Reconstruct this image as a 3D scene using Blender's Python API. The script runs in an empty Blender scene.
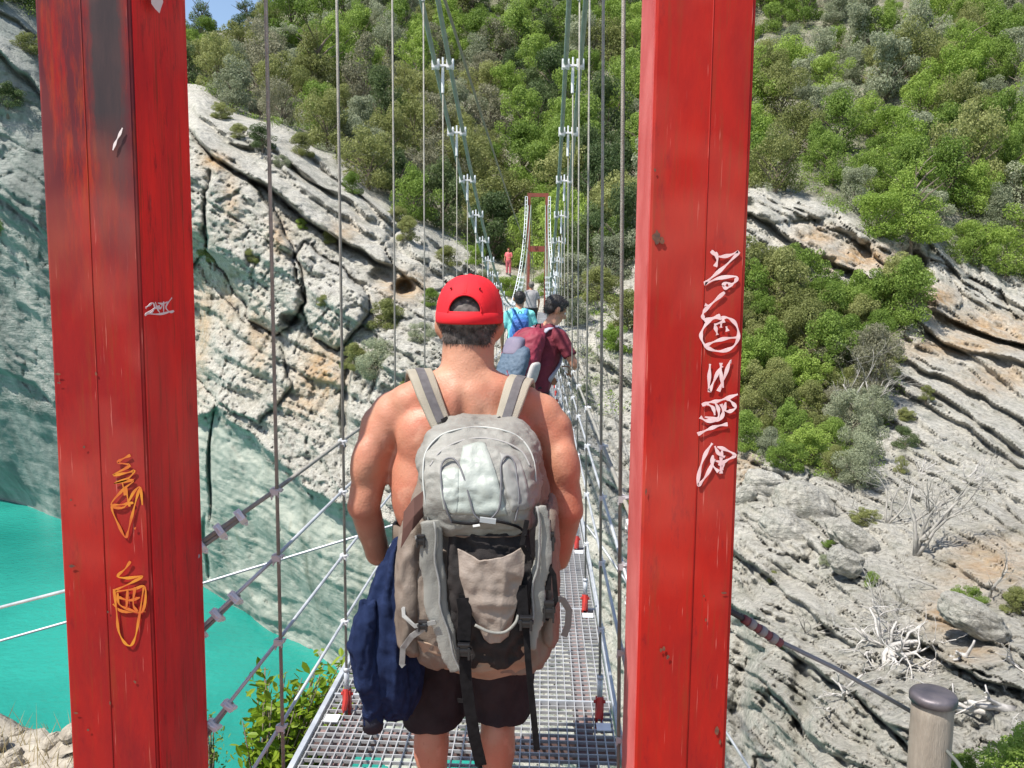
import bpy, bmesh, math, random
import numpy as np
from mathutils import Vector, Matrix, Quaternion
random.seed(7); RNG = np.random.default_rng(11)
S = bpy.context.scene
COL = S.collection
F = 850.0
CAMZ = 1.7
# ---------------------------------------------------------------- camera
zc = Vector((82, 7576, 850)).normalized()
yc = Vector((38, 95, -850)); yc = (yc - zc * yc.dot(zc)).normalized()
xc = yc.cross(zc)
R3 = Matrix((xc, yc, zc))                      # camera -> world
cam_d = bpy.data.cameras.new('camera'); cam = bpy.data.objects.new('camera', cam_d); COL.objects.link(cam)
cam_d.sensor_width = 36; cam_d.lens = F / 1024 * 36; cam_d.clip_start = 0.05; cam_d.clip_end = 5000
cam.matrix_world = Matrix.Translation((0, 0, CAMZ)) @ R3.to_4x4()
S.camera = cam
Rn = np.array(R3)

def P(px, py, Y):
    """world point that lies at distance Y along the bridge axis"""
    d = R3 @ Vector(((px - 512) / F, -(py - 384) / F, -1))
    return Vector((d.x / d.y * Y, Y, CAMZ + d.z / d.y * Y))

def PX(px, py, X):
    d = R3 @ Vector(((px - 512) / F, -(py - 384) / F, -1))
    t = X / d.x
    return Vector((X, d.y * t, CAMZ + d.z * t))

# ---------------------------------------------------------------- objects
def tag(o, label=None, cat=None, group=None, kind=None):
    if label: o['label'] = label
    if cat: o['category'] = cat
    if group: o['group'] = group
    if kind: o['kind'] = kind
    return o

def empty(name, loc=(0, 0, 0), label=None, cat=None, group=None):
    o = bpy.data.objects.new(name, None); COL.objects.link(o); o.location = loc
    o.empty_display_size = 0.1
    return tag(o, label, cat, group)

def link(name, me, mat, parent=None, smooth=True):
    o = bpy.data.objects.new(name, me); COL.objects.link(o)
    if mat is not None:
        for m in (mat if isinstance(mat, (list, tuple)) else [mat]): me.materials.append(m)
    if smooth and len(me.polygons): me.polygons.foreach_set('use_smooth', [True] * len(me.polygons))
    if parent is not None:
        o.parent = parent
        o.matrix_parent_inverse = Matrix.Translation(-Vector(parent.location)) if parent.parent is None else Matrix.Identity(4)
        if parent.parent is None and parent.rotation_euler.z: o.matrix_parent_inverse = parent.matrix_basis.inverted()
    return o

def mesh_np(name, V, Fq):
    me = bpy.data.meshes.new(name)
    V = np.asarray(V, dtype=np.float32); Fq = np.asarray(Fq, dtype=np.int32)
    n = Fq.shape[1]
    me.vertices.add(len(V)); me.vertices.foreach_set('co', V.ravel())
    me.loops.add(Fq.size); me.loops.foreach_set('vertex_index', Fq.ravel())
    me.polygons.add(len(Fq)); me.polygons.foreach_set('loop_start', np.arange(0, Fq.size, n, dtype=np.int32))
    me.update(calc_edges=True); me.validate()
    return me

class MB:
    def __init__(s): s.v = []; s.f = []
    def add(s, vs, fs):
        b = len(s.v); s.v += [tuple(v) for v in vs]; s.f += [tuple(b + i for i in f) for f in fs]
    def box(s, lo, hi, M=None):
        x0, y0, z0 = lo; x1, y1, z1 = hi
        vs = [Vector(p) for p in ((x0,y0,z0),(x1,y0,z0),(x1,y1,z0),(x0,y1,z0),(x0,y0,z1),(x1,y0,z1),(x1,y1,z1),(x0,y1,z1))]
        if M: vs = [M @ v for v in vs]
        s.add(vs, [(0,3,2,1),(4,5,6,7),(0,1,5,4),(1,2,6,5),(2,3,7,6),(3,0,4,7)])
    def tube(s, pts, r, n=8, cap=True, flat=1.0, up=None):
        pts = [Vector(p) for p in pts]; m = len(pts)
        rs = r if isinstance(r, (list, tuple)) else [r] * m
        t0 = (pts[1] - pts[0]).normalized()
        u = Vector(up) if up else (Vector((0, 0, 1)) if abs(t0.z) < .9 else Vector((1, 0, 0)))
        u = (u - t0 * u.dot(t0)).normalized(); vs = []
        for i, p in enumerate(pts):
            t = (pts[min(i + 1, m - 1)] - pts[max(i - 1, 0)])
            t = t.normalized() if t.length > 1e-9 else t0
            u = (u - t * u.dot(t)); u = u.normalized() if u.length > 1e-6 else t.orthogonal().normalized()
            w = t.cross(u)
            for k in range(n):
                a = 2 * math.pi * k / n
                vs.append(p + u * (math.cos(a) * rs[i] * flat) + w * (math.sin(a) * rs[i]))
        fs = [(i*n+k, i*n+(k+1) % n, (i+1)*n+(k+1) % n, (i+1)*n+k) for i in range(m-1) for k in range(n)]
        if cap: fs += [tuple(range(n-1, -1, -1)), tuple((m-1)*n+k for k in range(n))]
        s.add(vs, fs)
    def ribbon(s, pts, w, th, nrm):
        """flat strap: width w across, thickness th along nrm (a vector or one per point)"""
        pts = [Vector(p) for p in pts]; m = len(pts); vs = []
        for i, p in enumerate(pts):
            t = (pts[min(i+1, m-1)] - pts[max(i-1, 0)]).normalized()
            n = Vector(nrm[i] if isinstance(nrm, list) else nrm); n = (n - t*n.dot(t)).normalized(); b = t.cross(n)
            ww = (w[i] if isinstance(w, (list, tuple)) else w) / 2
            vs += [p - b*ww, p + b*ww, p + b*ww*.96 + n*th, p - b*ww*.96 + n*th]
        fs = [(i*4+k, i*4+(k+1) % 4, i*4+4+(k+1) % 4, i*4+4+k) for i in range(m-1) for k in range(4)]
        fs += [(3,2,1,0), ((m-1)*4, (m-1)*4+1, (m-1)*4+2, (m-1)*4+3)]
        s.add(vs, fs)
    def ell(s, c, r, M=None, nu=20, nv=12):
        c = Vector(c); r = Vector(r) if not isinstance(r, (int, float)) else Vector((r, r, r))
        vs = []
        for j in range(nv + 1):
            ph = math.pi * j / nv
            for i in range(nu):
                a = 2*math.pi*i/nu
                q = Vector((r.x*math.sin(ph)*math.cos(a), r.y*math.sin(ph)*math.sin(a), r.z*math.cos(ph)))
                vs.append(c + (M @ q if M else q))
        fs = [(j*nu+i, (j+1)*nu+i, (j+1)*nu+(i+1) % nu, j*nu+(i+1) % nu) for j in range(nv) for i in range(nu)]
        s.add(vs, fs)
    def cap(s, p0, p1, r0, r1, n=16):
        """tapered capsule"""
        p0 = Vector(p0); p1 = Vector(p1); d = (p1-p0).normalized(); pts = []; rs = []
        for a in (90, 60, 35, 15, 0):
            a = math.radians(a); pts.append(p0 - d*r0*math.sin(a)); rs.append(max(r0*math.cos(a), 1e-4))
        for k in range(1, 6): t = k/6; pts.append(p0.lerp(p1, t)); rs.append(r0+(r1-r0)*t)
        for a in (0, 15, 35, 60, 90):
            a = math.radians(a); pts.append(p1 + d*r1*math.sin(a)); rs.append(max(r1*math.cos(a), 1e-4))
        s.tube(pts, rs, n)
    def mesh(s, name='m'):
        me = bpy.data.meshes.new(name); me.from_pydata(s.v, [], s.f); me.update(); return me
    def build(s, name, mat, parent=None, smooth=False, **k):
        return link(name, s.mesh(name), mat, parent, smooth)

def apply_mods(o):
    dg = bpy.context.evaluated_depsgraph_get(); dg.update()
    me = bpy.data.meshes.new_from_object(o.evaluated_get(dg))
    old = o.data; o.modifiers.clear(); o.data = me
    return o

def bevel(o, w=.004, seg=2, angle=40):
    m = o.modifiers.new('b', 'BEVEL'); m.width = w; m.segments = seg; m.limit_method = 'ANGLE'; m.angle_limit = math.radians(angle)
    return o

def organic(name, mb, mat, parent=None, voxel=.008, smooth=6, disp=None):
    """union of closed shapes -> one continuous surface"""
    o = bpy.data.objects.new(name, mb.mesh(name)); COL.objects.link(o)
    m = o.modifiers.new('r', 'REMESH'); m.mode = 'VOXEL'; m.voxel_size = voxel
    m = o.modifiers.new('s', 'SMOOTH'); m.factor = .5; m.iterations = smooth
    apply_mods(o)
    me = o.data; bpy.data.objects.remove(o)
    if disp is not None:
        n = len(me.vertices); co = np.empty(n*3, np.float32); me.vertices.foreach_get('co', co); co = co.reshape(-1, 3)
        no = np.empty(n*3, np.float32); me.vertices.foreach_get('normal', no); no = no.reshape(-1, 3)
        co = disp(co, no); me.vertices.foreach_set('co', co.astype(np.float32).ravel()); me.update()
    me.materials.clear()
    return link(name, me, mat, parent, True)

# ---------------------------------------------------------------- numpy noise
def _h(i, j, k, s=0):
    n = (i.astype(np.int64)*374761393 + j.astype(np.int64)*668265263 + k.astype(np.int64)*2147483647 + s*974634777) & 0xFFFFFFFF
    n = ((n ^ (n >> 13)) * 1274126177) & 0xFFFFFFFF
    n = ((n ^ (n >> 16)) * 2246822519) & 0xFFFFFFFF
    return ((n ^ (n >> 15)) & 0xFFFFFF) / float(0xFFFFFF)
def vnoise(p, s=0):
    f = np.floor(p); t = p - f; t = t*t*t*(t*(t*6-15)+10); i, j, k = f[..., 0], f[..., 1], f[..., 2]
    r = 0
    for a in (0, 1):
        for b in (0, 1):
            for c in (0, 1):
                w = (t[..., 0] if a else 1-t[..., 0])*(t[..., 1] if b else 1-t[..., 1])*(t[..., 2] if c else 1-t[..., 2])
                r = r + w*_h(i+a, j+b, k+c, s)
    return r*2-1
def fbm(p, o=4, s=0, g=.5):
    r = 0; a = 1; tot = 0
    for i in range(o): r = r + a*vnoise(p*(2.03**i) + 17.3*i, s+i); tot += a; a *= g
    return r/tot
def worley(p, s=0):
    f = np.floor(p); d1 = np.full(p.shape[:-1], 9.); d2 = d1.copy(); cid = np.zeros(p.shape[:-1])
    for a in (-1, 0, 1):
        for b in (-1, 0, 1):
            for c in (-1, 0, 1):
                q = f + np.array([a, b, c]); i, j, k = q[..., 0], q[..., 1], q[..., 2]
                h0 = _h(i, j, k, s)
                d = np.sqrt((q[..., 0]+h0-p[..., 0])**2 + (q[..., 1]+_h(i, j, k, s+1)-p[..., 1])**2 + (q[..., 2]+_h(i, j, k, s+2)-p[..., 2])**2)
                m = d < d1; d2 = np.where(m, d1, np.minimum(d2, d)); cid = np.where(m, h0, cid); d1 = np.where(m, d, d1)
    return d1, d2, cid

# ---------------------------------------------------------------- materials
def lin(c):
    return tuple((x/255/12.92 if x/255 < .04045 else ((x/255+.055)/1.055)**2.4) for x in c) + (1,)
def mat(name, col, rough=.7, col2=None, scale=8, detail=6, bump=0, bscale=40, metal=0, spec=.5, coord='Object', mix=(.35, .65), sss=0, stretch=None, trans=0, alpha=None):
    m = bpy.data.materials.new(name); m.use_nodes = True; nt = m.node_tree; b = nt.nodes['Principled BSDF']
    b.inputs['Roughness'].default_value = rough; b.inputs['Metallic'].default_value = metal
    b.inputs['Specular IOR Level'].default_value = spec
    col = tuple(col) + (1,) if len(col) == 3 else col
    b.inputs['Base Color'].default_value = col
    tc = nt.nodes.new('ShaderNodeTexCoord'); src = tc.outputs[coord]
    if stretch:
        mp = nt.nodes.new('ShaderNodeMapping'); mp.inputs['Scale'].default_value = stretch; nt.links.new(src, mp.inputs['Vector']); src = mp.outputs[0]
    if col2:
        col2 = tuple(col2) + (1,) if len(col2) == 3 else col2
        n = nt.nodes.new('ShaderNodeTexNoise'); n.inputs['Scale'].default_value = scale; n.inputs['Detail'].default_value = detail
        nt.links.new(src, n.inputs['Vector'])
        r = nt.nodes.new('ShaderNodeValToRGB'); r.color_ramp.elements[0].position = mix[0]; r.color_ramp.elements[1].position = mix[1]
        r.color_ramp.elements[0].color = col; r.color_ramp.elements[1].color = col2
        nt.links.new(n.outputs['Fac'], r.inputs['Fac']); nt.links.new(r.outputs[0], b.inputs['Base Color'])
    if bump:
        n = nt.nodes.new('ShaderNodeTexNoise'); n.inputs['Scale'].default_value = bscale; n.inputs['Detail'].default_value = 5
        nt.links.new(src, n.inputs['Vector'])
        bp = nt.nodes.new('ShaderNodeBump'); bp.inputs['Strength'].default_value = bump; bp.inputs['Distance'].default_value = .02
        nt.links.new(n.outputs['Fac'], bp.inputs['Height']); nt.links.new(bp.outputs[0], b.inputs['Normal'])
    if sss: b.inputs['Subsurface Weight'].default_value = sss; b.inputs['Subsurface Radius'].default_value = (.02, .008, .004); b.inputs['Subsurface Scale'].default_value = .5
    return m

def leafmat(name, c1, c2, rough=.6):
    """foliage: varies leaf to leaf by position and plant to plant"""
    m = bpy.data.materials.new(name); m.use_nodes = True; nt = m.node_tree; b = nt.nodes['Principled BSDF']; L = nt.links.new
    oi = nt.nodes.new('ShaderNodeObjectInfo'); geo = nt.nodes.new('ShaderNodeNewGeometry')
    mx = nt.nodes.new('ShaderNodeMix'); mx.data_type = 'RGBA'
    mx.inputs[6].default_value = tuple(c1)+(1,); mx.inputs[7].default_value = tuple(c2)+(1,)
    tc = nt.nodes.new('ShaderNodeTexCoord'); n = nt.nodes.new('ShaderNodeTexNoise'); n.inputs['Scale'].default_value = 1.3; n.inputs['Detail'].default_value = 3
    L(tc.outputs['Object'], n.inputs['Vector'])
    a = nt.nodes.new('ShaderNodeMath'); a.operation = 'ADD'; L(n.outputs['Fac'], a.inputs[0]); L(oi.outputs['Random'], a.inputs[1])
    a2 = nt.nodes.new('ShaderNodeMath'); a2.operation = 'ADD'; L(a.outputs[0], a2.inputs[0]); L(geo.outputs['Random Per Island'], a2.inputs[1])
    a3 = nt.nodes.new('ShaderNodeMath'); a3.operation = 'MULTIPLY_ADD'; L(a2.outputs[0], a3.inputs[0]); a3.inputs[1].default_value = .62; a3.inputs[2].default_value = -.42; a3.use_clamp = True
    L(a3.outputs[0], mx.inputs[0]); L(mx.outputs[2], b.inputs['Base Color'])
    b.inputs['Roughness'].default_value = rough; b.inputs['Specular IOR Level'].default_value = .3
    tr = nt.nodes.new('ShaderNodeBsdfTranslucent'); L(mx.outputs[2], tr.inputs['Color'])
    ms = nt.nodes.new('ShaderNodeMixShader'); ms.inputs[0].default_value = .45
    out = nt.nodes['Material Output']; L(b.outputs[0], ms.inputs[1]); L(tr.outputs[0], ms.inputs[2]); L(ms.outputs[0], out.inputs['Surface'])
    return m

# ---------------------------------------------------------------- light
SUN = Vector((-0.40, -0.28, 0.87)).normalized()
w = bpy.data.worlds.new('World'); S.world = w; w.use_nodes = True
sky = w.node_tree.nodes.new('ShaderNodeTexSky'); sky.sky_type = 'NISHITA'; sky.sun_disc = False
sky.sun_elevation = math.asin(SUN.z); sky.sun_rotation = math.atan2(SUN.x, SUN.y)
w.node_tree.links.new(sky.outputs[0], w.node_tree.nodes['Background'].inputs[0])
w.node_tree.nodes['Background'].inputs[1].default_value = 0.12
sl = bpy.data.lights.new('sun', 'SUN'); sl.energy = 4.7; sl.angle = math.radians(.55); sl.color = (1, .95, .87)
so = bpy.data.objects.new('sun', sl); COL.objects.link(so); so.rotation_euler = SUN.to_track_quat('Z', 'Y').to_euler()
S.view_settings.view_transform = 'Standard'; S.view_settings.look = 'None'; S.view_settings.gamma = 1
S.view_settings.exposure = 0.70; S.view_settings.use_curve_mapping = False
# ================================================================ terrain of the far bank
CP = [(-700,-160,82),(-200,-130,76),(0,-90,70),(100,-30,85),(180,22,110),(250,6,112),(350,-45,115),(600,-90,120),(900,-130,120),(1300,-160,112),(1750,-160,105),
(-700,150,70),(-200,150,62),(15,60,58),(20,150,56),(20,300,58),(15,430,62),(10,500,66),(-200,480,75),(-700,430,95),
(190,100,62),(300,100,74),(450,100,82),(600,100,82),(800,100,74),(1000,100,68),(1400,80,62),(1750,60,58),
(200,125,55),(300,190,50),(420,258,47),(470,262,52),(508,268,56),(537,322,41),(500,330,41),(560,330,41),
(450,200,64),(560,200,62),(620,200,56),(620,300,44),(620,400,36),
(760,190,52),(900,250,48),(1020,300,46),(1400,350,42),(1750,380,40),
(760,300,42),(900,360,38),(1020,400,35),(1400,450,30),
(760,430,32),(900,480,28),(1020,500,25),(1400,560,20),(1750,560,20),
(740,560,24),(900,600,18.5),(1020,620,16),(1400,660,12),
(740,768,17),(850,768,13.5),(1024,768,11.5),(1400,768,10),(1750,800,9),
(610,500,30),(610,620,27),(610,768,23),(540,500,34),(540,768,27.5),(480,768,31.5),
(200,300,50),(200,420,46),(215,520,45.5),(230,590,46.5),(330,400,39.5),(330,500,37),(330,600,37),(330,655,38),(430,380,37.5),(430,450,35.5),(430,600,33.5),(430,700,33.2),(400,768,30),(365,768,31.6),
(10,620,70),(-400,700,90),(200,768,50),(325,768,37),(430,790,29.5),(100,560,60),
(200,1000,50),(540,1000,26),(740,1000,13),(1024,1000,9),(1500,1000,8),(-500,1000,80),(-500,1250,80),(300,1250,45),(700,1250,12),(1100,1250,7.5),(1750,1250,7)]
cp = np.array(CP, float); XY = cp[:, :2]/400.; LD = np.log(cp[:, 2])
def _tps(r): return np.where(r > 1e-9, r*r*np.log(r+1e-12), 0)
n_ = len(XY); K = _tps(np.linalg.norm(XY[:, None]-XY[None], axis=2)) + np.eye(n_)*2e-3
Pm = np.c_[np.ones(n_), XY]; A = np.block([[K, Pm], [Pm.T, np.zeros((3, 3))]]); sol = np.linalg.solve(A, np.r_[LD, 0, 0, 0])
def baseD(u, v):
    sh = u.shape; q = np.c_[u.ravel(), v.ravel()]/400.; out = np.empty(len(q))
    for i in range(0, len(q), 50000):
        qq = q[i:i+50000]; out[i:i+50000] = _tps(np.linalg.norm(qq[:, None]-XY[None], axis=2)) @ sol[:n_] + sol[n_] + qq @ sol[n_+1:]
    return np.exp(out).reshape(sh)

us = np.r_[np.linspace(-700, -20, 70), np.arange(-17, 1042, 1.55), np.linspace(1050, 1750, 70)]
tx = [-700, -200, 0, 100, 165, 185, 215, 245, 275, 350, 600, 900, 1300, 1750]; ty = [-160, -130, -90, -20, 30, 32, 30, 20, 0, -50, -90, -130, -160, -160]
vt = np.interp(us, tx, ty)
rows = [vt + (768-vt)*t for t in np.linspace(0, 1, 500)] + [np.full_like(us, v) for v in np.linspace(772, 1250, 70)]
U = np.broadcast_to(us, (len(rows), len(us))).copy(); V = np.array(rows)
D0 = baseD(U, V)
# keep everything below the shoreline under water
def rays(u, v):
    c = np.stack([(u-512)/F, -(v-384)/F, -np.ones_like(u)], -1); d = c @ Rn.T
    return d/d[..., 1:2]
RY = rays(U, V)
B = RY*D0[..., None] + np.array([0, 0, CAMZ])
du = np.gradient(B, axis=1); dv = np.gradient(B, axis=0)
N = np.cross(du, dv); N /= np.linalg.norm(N, axis=-1, keepdims=True)
N = np.where((N*RY).sum(-1, keepdims=True) > 0, -N, N)
WATER = -16.4

def sdline(pts):
    """signed vertical distance of each pixel below the curve, with the curve's run limits"""
    x = [p[0] for p in pts]; y = [p[1] for p in pts]
    yy = np.interp(U, x, y); wob = 2.5*vnoise(np.stack([U/14, V*0+pts[0][1], V*0], -1), 5)
    ends = np.clip((U-x[0])/14, 0, 1)*np.clip((x[-1]-U)/14, 0, 1)
    return V-(yy+wob), ends
dD = np.zeros_like(D0)
def ledge(pts, h, up=30, gap=0., soft=3.0):
    """rock layer standing out h metres whose lower edge is the curve"""
    global dD
    s, e = sdline(pts)
    prof = np.where(s < 0, np.exp(s/up), np.exp(-s/soft)); dD = dD - h*e*prof
    if gap: dD = dD + gap*e*np.exp(-((s-3.5)/3.)**2)
def sdpoly(poly):
    p = np.array(poly, float); q = np.roll(p, -1, 0); dm = np.full(U.shape, 1e9); ins = np.zeros(U.shape, bool)
    Uw = U + 3*vnoise(np.stack([U/11, V/11, V*0], -1), 31); Vw = V + 3*vnoise(np.stack([U/11, V/11, V*0+9], -1), 32)
    for a, b in zip(p, q):
        e = b-a; t = np.clip(((Uw-a[0])*e[0]+(Vw-a[1])*e[1])/(e@e), 0, 1)
        dm = np.minimum(dm, np.hypot(Uw-a[0]-t*e[0], Vw-a[1]-t*e[1]))
        c = ((a[1] > Vw) != (b[1] > Vw)); ins ^= c & (Uw < (b[0]-a[0])*(Vw-a[1])/((b[1]-a[1]) or 1e-9)+a[0])
    return np.where(ins, -dm, dm)
def block(poly, h, rnd=8, gap=0.6, tilt=0, under=2.2):
    global dD
    s = sdpoly(poly); p = np.array(poly); cy = p[:, 1].mean(); hy = np.ptp(p[:, 1])/2
    k = np.clip(-s/rnd, 0, 1); bulge = np.sqrt(1-(1-k)**2)
    t_ = (V-cy)/hy+.1*fbm(np.stack([U/20, V/20, V*0], -1), 3, 77); dD = np.where(s < 0, dD*(1-.5*k) - h*bulge - tilt*t_*k + under*np.maximum(0, t_-.02)*k + .9*np.maximum(0, -t_)*k, dD + gap*.6*np.exp(-(s/2.2)**2))
def blob(cx, cy, rx, ry, h, p=2):
    global dD
    dD = dD + h*np.exp(-(((U-cx)/rx)**2+((V-cy)/ry)**2)**(p/2))

# left cliff: thick dipping slabs, hanging blocks and the smooth wall beneath
ledge([(183,118),(217,157),(238,169),(274,190),(330,225),(382,251),(400,262)], 2.6, 60, 1.8)
ledge([(240,135),(292,168),(332,190),(386,225),(430,255),(520,300)], 1.0, 30, .5)
ledge([(186,97),(210,108),(257,138),(300,163),(350,188)], .6, 18, .3)
block([(213,157),(250,181),(278,215),(296,262),(296,307),(272,334),(250,319),(226,278),(205,252),(206,195)], 2.0, 16, .9, .6)
block([(290,256),(304,237),(344,260),(367,291),(365,310),(332,350),(307,334),(297,300)], 2.0, 16, 1.1, .5)
block([(194,300),(222,298),(250,326),(274,349),(288,385),(262,425),(215,400),(190,372)], 1.5, 20, .5)
block([(386,238),(400,228),(440,248),(470,262),(455,285),(425,282),(398,262)], 1.5, 10, .7)
block([(378,330),(405,312),(440,318),(450,380),(400,430),(372,400)], 1.2, 14, .6)
block([(183,190),(205,200),(205,250),(183,270)], 1.2, 8, .6)
blob(405, 282, 11, 9, 2.6, 4); blob(384, 268, 14, 10, 1.6, 4); blob(286, 318, 9, 6, 1.4, 4)
ledge([(186,420),(219,407),(258,436),(284,467),(310,488),(349,506),(372,512),(440,560)], 1.5, 34, .3, 4.0)
ledge([(300,430),(330,470),(352,505)], .5, 14, .2)
blob(217, 460, 1.6, 52, 1.2, 4); blob(213, 545, 2, 30, .8, 4); blob(345, 395, 5, 60, 1.0, 4)
for q in [((190,108),(230,140),(262,156),(300,182),1.2),((225,122),(262,142),(300,172),(345,200),1.3),((300,150),(345,182),(400,226),(440,246),1.3),((255,160),(300,186),(350,216),(392,240),.8),((380,205),(430,238),(480,268),(530,292),1.0)]: ledge(list(q[:4]), q[4], 12, q[4]*.5, 2.2)
# far left wall
ledge([(-60,40),(0,60),(40,95),(70,130)], 1.6, 30, .8); ledge([(-300,100),(-60,140),(0,190),(30,210),(60,240)], 1.4, 45, .6)
ledge([(-300,330),(0,365),(40,380),(70,420)], .9, 50, .3)
ledge([(-20,2),(20,18),(45,45)], 1.0, 14, .4)
# right hand ledges
ledge([(640,232),(750,213),(817,256),(872,286),(898,292)], 2.2, 40, .9); ledge([(640,190),(755,186),(809,218),(876,250),(928,262)], .8, 14, .4)
blob(910, 272, 13, 18, 3.4, 4)
ledge([(921,309),(960,321),(1024,344),(1200,400),(1600,500)], 2.0, 40, 1.0); ledge([(925,262),(1024,300),(1200,350)], .6, 10, .2)
ledge([(880,300),(943,346),(1024,374),(1200,440),(1700,600)], 1.1, 16, .5)
ledge([(866,338),(900,358),(960,390),(1024,420),(1200,500),(1700,640)], 1.2, 16, .6)
ledge([(862,352),(936,398),(1024,450),(1200,540)], 1.0, 16, .4)
ledge([(870,395),(950,440),(1024,486),(1200,580)], .35, 12, .15); ledge([(880,430),(960,475),(1024,515),(1150,590)], .3, 12, .1)
for k, (x0, y0, x1, y1, h) in enumerate([(905,470,1024,548,.3),(930,520,1040,590,.25),(740,345,860,380,.5),(600,225,660,262,.7),(470,190,520,215,.6),(560,205,640,240,.8),
        (585,345,640,395,1.1),(545,352,600,420,.8),(590,470,640,505,.9),(560,430,620,470,.7),(500,310,560,352,.6)]):
    ledge([(x0,y0),((x0+x1)/2,(y0+y1)/2-3),(x1,y1)], h, 14, h*.4)
for q in [((872,372),(940,412),(1024,462),(1200,545),.8),((866,326),(930,336),(1024,398),(1200,470),.7),((880,412),(950,458),(1024,502),(1200,580),.5),((900,450),(960,490),(1024,532),(1200,600),.5),((930,545),(980,572),(1040,606),(1200,680),.4)]: ledge(list(q[:4]), q[4], 12, q[4]*.4)
# lower right slope: bedded limestone with gullies
ledge([(725,540),(770,575),(805,600),(850,640)], .55, 20, .3); ledge([(735,505),(790,540),(830,570),(870,600)], .35, 12, .2)
ledge([(640,590),(728,598),(780,640),(850,690),(905,738),(940,790)], .7, 30, .45); ledge([(728,655),(765,680),(800,722),(812,768)], .55, 22, .4)
ledge([(880,600),(935,640),(975,668),(1024,690),(1200,760)], .75, 22, .45); ledge([(860,560),(930,600),(1000,630),(1100,690)], .35, 14, .2)
blob(905, 612, 18, 12, .7, 3); blob(738, 690, 10, 60, 1.0, 3); blob(800, 700, 9, 60, .7, 3); blob(700, 650, 60, 30, .5, 3)

# --- masks
vbx = [-700,-60,0,45,100,180,260,330,420,470,520,560,600,640,755,880,930,1024,1750]
vby = [60,20,-5,28,60,85,122,160,218,250,272,292,300,260,180,240,246,278,420]
veg = np.clip((np.interp(U, vbx, vby)-V)/8, 0, 1)
def poly_mask(poly, w=8): return np.clip(-sdpoly(poly)/w, 0, 1)
BUSHY = [(700,255),(742,262),(790,268),(850,300),(885,278),(915,290),(905,330),(878,380),(866,430),(862,490),(800,472),(738,440),(690,430)]
veg2 = poly_mask(BUSHY)
wall = np.clip((V-np.interp(U, [-700,0,70,186,219,258,284,310,349,372,440,520], [330,395,420,425,412,440,470,492,510,516,565,700]))/10, 0, 1)*np.clip((470-U)/40, 0, 1)
wall = np.maximum(wall, .8*np.clip((V-np.interp(U,[540,640],[420,520]))/40,0,1)*np.clip((V*0+1),0,1)*np.clip((640-U)/30,0,1)*np.clip((U-470)/20,0,1)*.4)
rock = 1-np.clip(veg+veg2, 0, 1)
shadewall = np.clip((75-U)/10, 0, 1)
ochre = np.zeros_like(U)
def och(cx, cy, rx, ry, a=1.): 
    global ochre
    ochre = np.maximum(ochre, a*np.exp(-(((U-cx)/rx)**2+((V-cy)/ry)**2)))
for q in [(215,162,14,10),(198,330,10,60,.6),(232,200,8,30,.5),(275,232,12,20,.7),(318,372,22,34,.9),(300,400,20,20,.6),(405,280,22,14,1),(345,225,16,9,.6),(255,345,10,40,.6),
          (860,262,40,14,.9),(815,240,24,10,.7),(935,300,20,12,.9),(985,325,50,14,.8),(960,350,60,12,.8),(1000,385,40,14,.5),(990,560,50,26,.7),(940,600,22,20,.9),
          (970,640,30,12,.7),(745,470,14,18,.7),(1040,330,60,20,.7),(225,300,12,30,.5),(520,262,14,8,.8),(1000,150,14,30,.6),(1015,130,20,30,.6)]: och(*q)

# --- displacement
Q = B + N*0
lowf = fbm(Q/9., 3, 1); mid = fbm(Q/2.2, 4, 2); fine = fbm(Q/.55, 4, 3, .55)
ridge = 1-2*abs(fbm(Q/1.1, 5, 12, .62))*2.2
st = Q[..., 0]*.5 + Q[..., 2]*.86 + Q[..., 1]*.08 + .9*fbm(Q/7., 3, 8)
def saw(T, s):
    x = st/T; k = np.floor(x); f = x-k; a = _h(k, k*0+s, np.floor(Q[..., 0]/9+fbm(Q/6,2,s)*.7), 5)
    return (1-f)**1.3*(.25+.75*a)*(1-np.exp(-f*14))
s1 = saw(2.6, 1); s2 = saw(.8, 2); s3 = saw(.28, 3)
w1, w2, cid = worley(Q/np.array([3.0, 3.0, 2.2]) + .35*mid[..., None], 3); crack = np.exp(-((w2-w1)/.035)**2)
v1, v2, cid2 = worley(Q/.9 + .25*fine[..., None], 8); crack2 = np.exp(-((v2-v1)/.05)**2)
att = np.clip(.16/np.maximum(np.linalg.norm(dv, axis=-1), 1e-3), .12, 1); att2 = np.sqrt(att)
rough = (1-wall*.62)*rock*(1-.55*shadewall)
def fine_fade(x): return x
warp = 16*fbm(np.stack([U/120, V/90, V*0], -1), 3, 41) + 5*fbm(np.stack([U/26, V/22, V*0], -1), 3, 42) + np.where(U > 740, -.10*(V-450), 0)
si = V - .60*U + warp
def lay(T, s, wl=60.):
    x = si/T; k = np.floor(x); f = x-k; a = _h(k, k*0+s, k*0, 6); am = np.clip(.5+1.3*fbm(np.stack([U/wl+k*7.1, V/wl*.3, k], -1), 2, 50+s), 0, 1.2)
    return f**1.25*(1-np.exp(-(1-f)*9))*(.35+.9*a)*am
right = np.clip((U-690)/60, 0, 1); L1 = lay(27., 1); L2 = lay(9.5, 2, 40.); L3 = lay(4.2, 3, 30.)
lf = np.clip((U-860)/30, 0, 1)*np.clip((V-300)/30, 0, 1)*np.clip((620-V)/60, 0, 1)
wx = U+14*fbm(np.stack([U/40, V/40, V*0], -1), 3, 61); wy = V+14*fbm(np.stack([U/40, V/40, V*0+5], -1), 3, 62)
b1, b2, bcid = worley(np.stack([(wx*.84+wy*.54)/74, (-wx*.54+wy*.84)/34, wx*0+.5], -1), 71)
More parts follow.
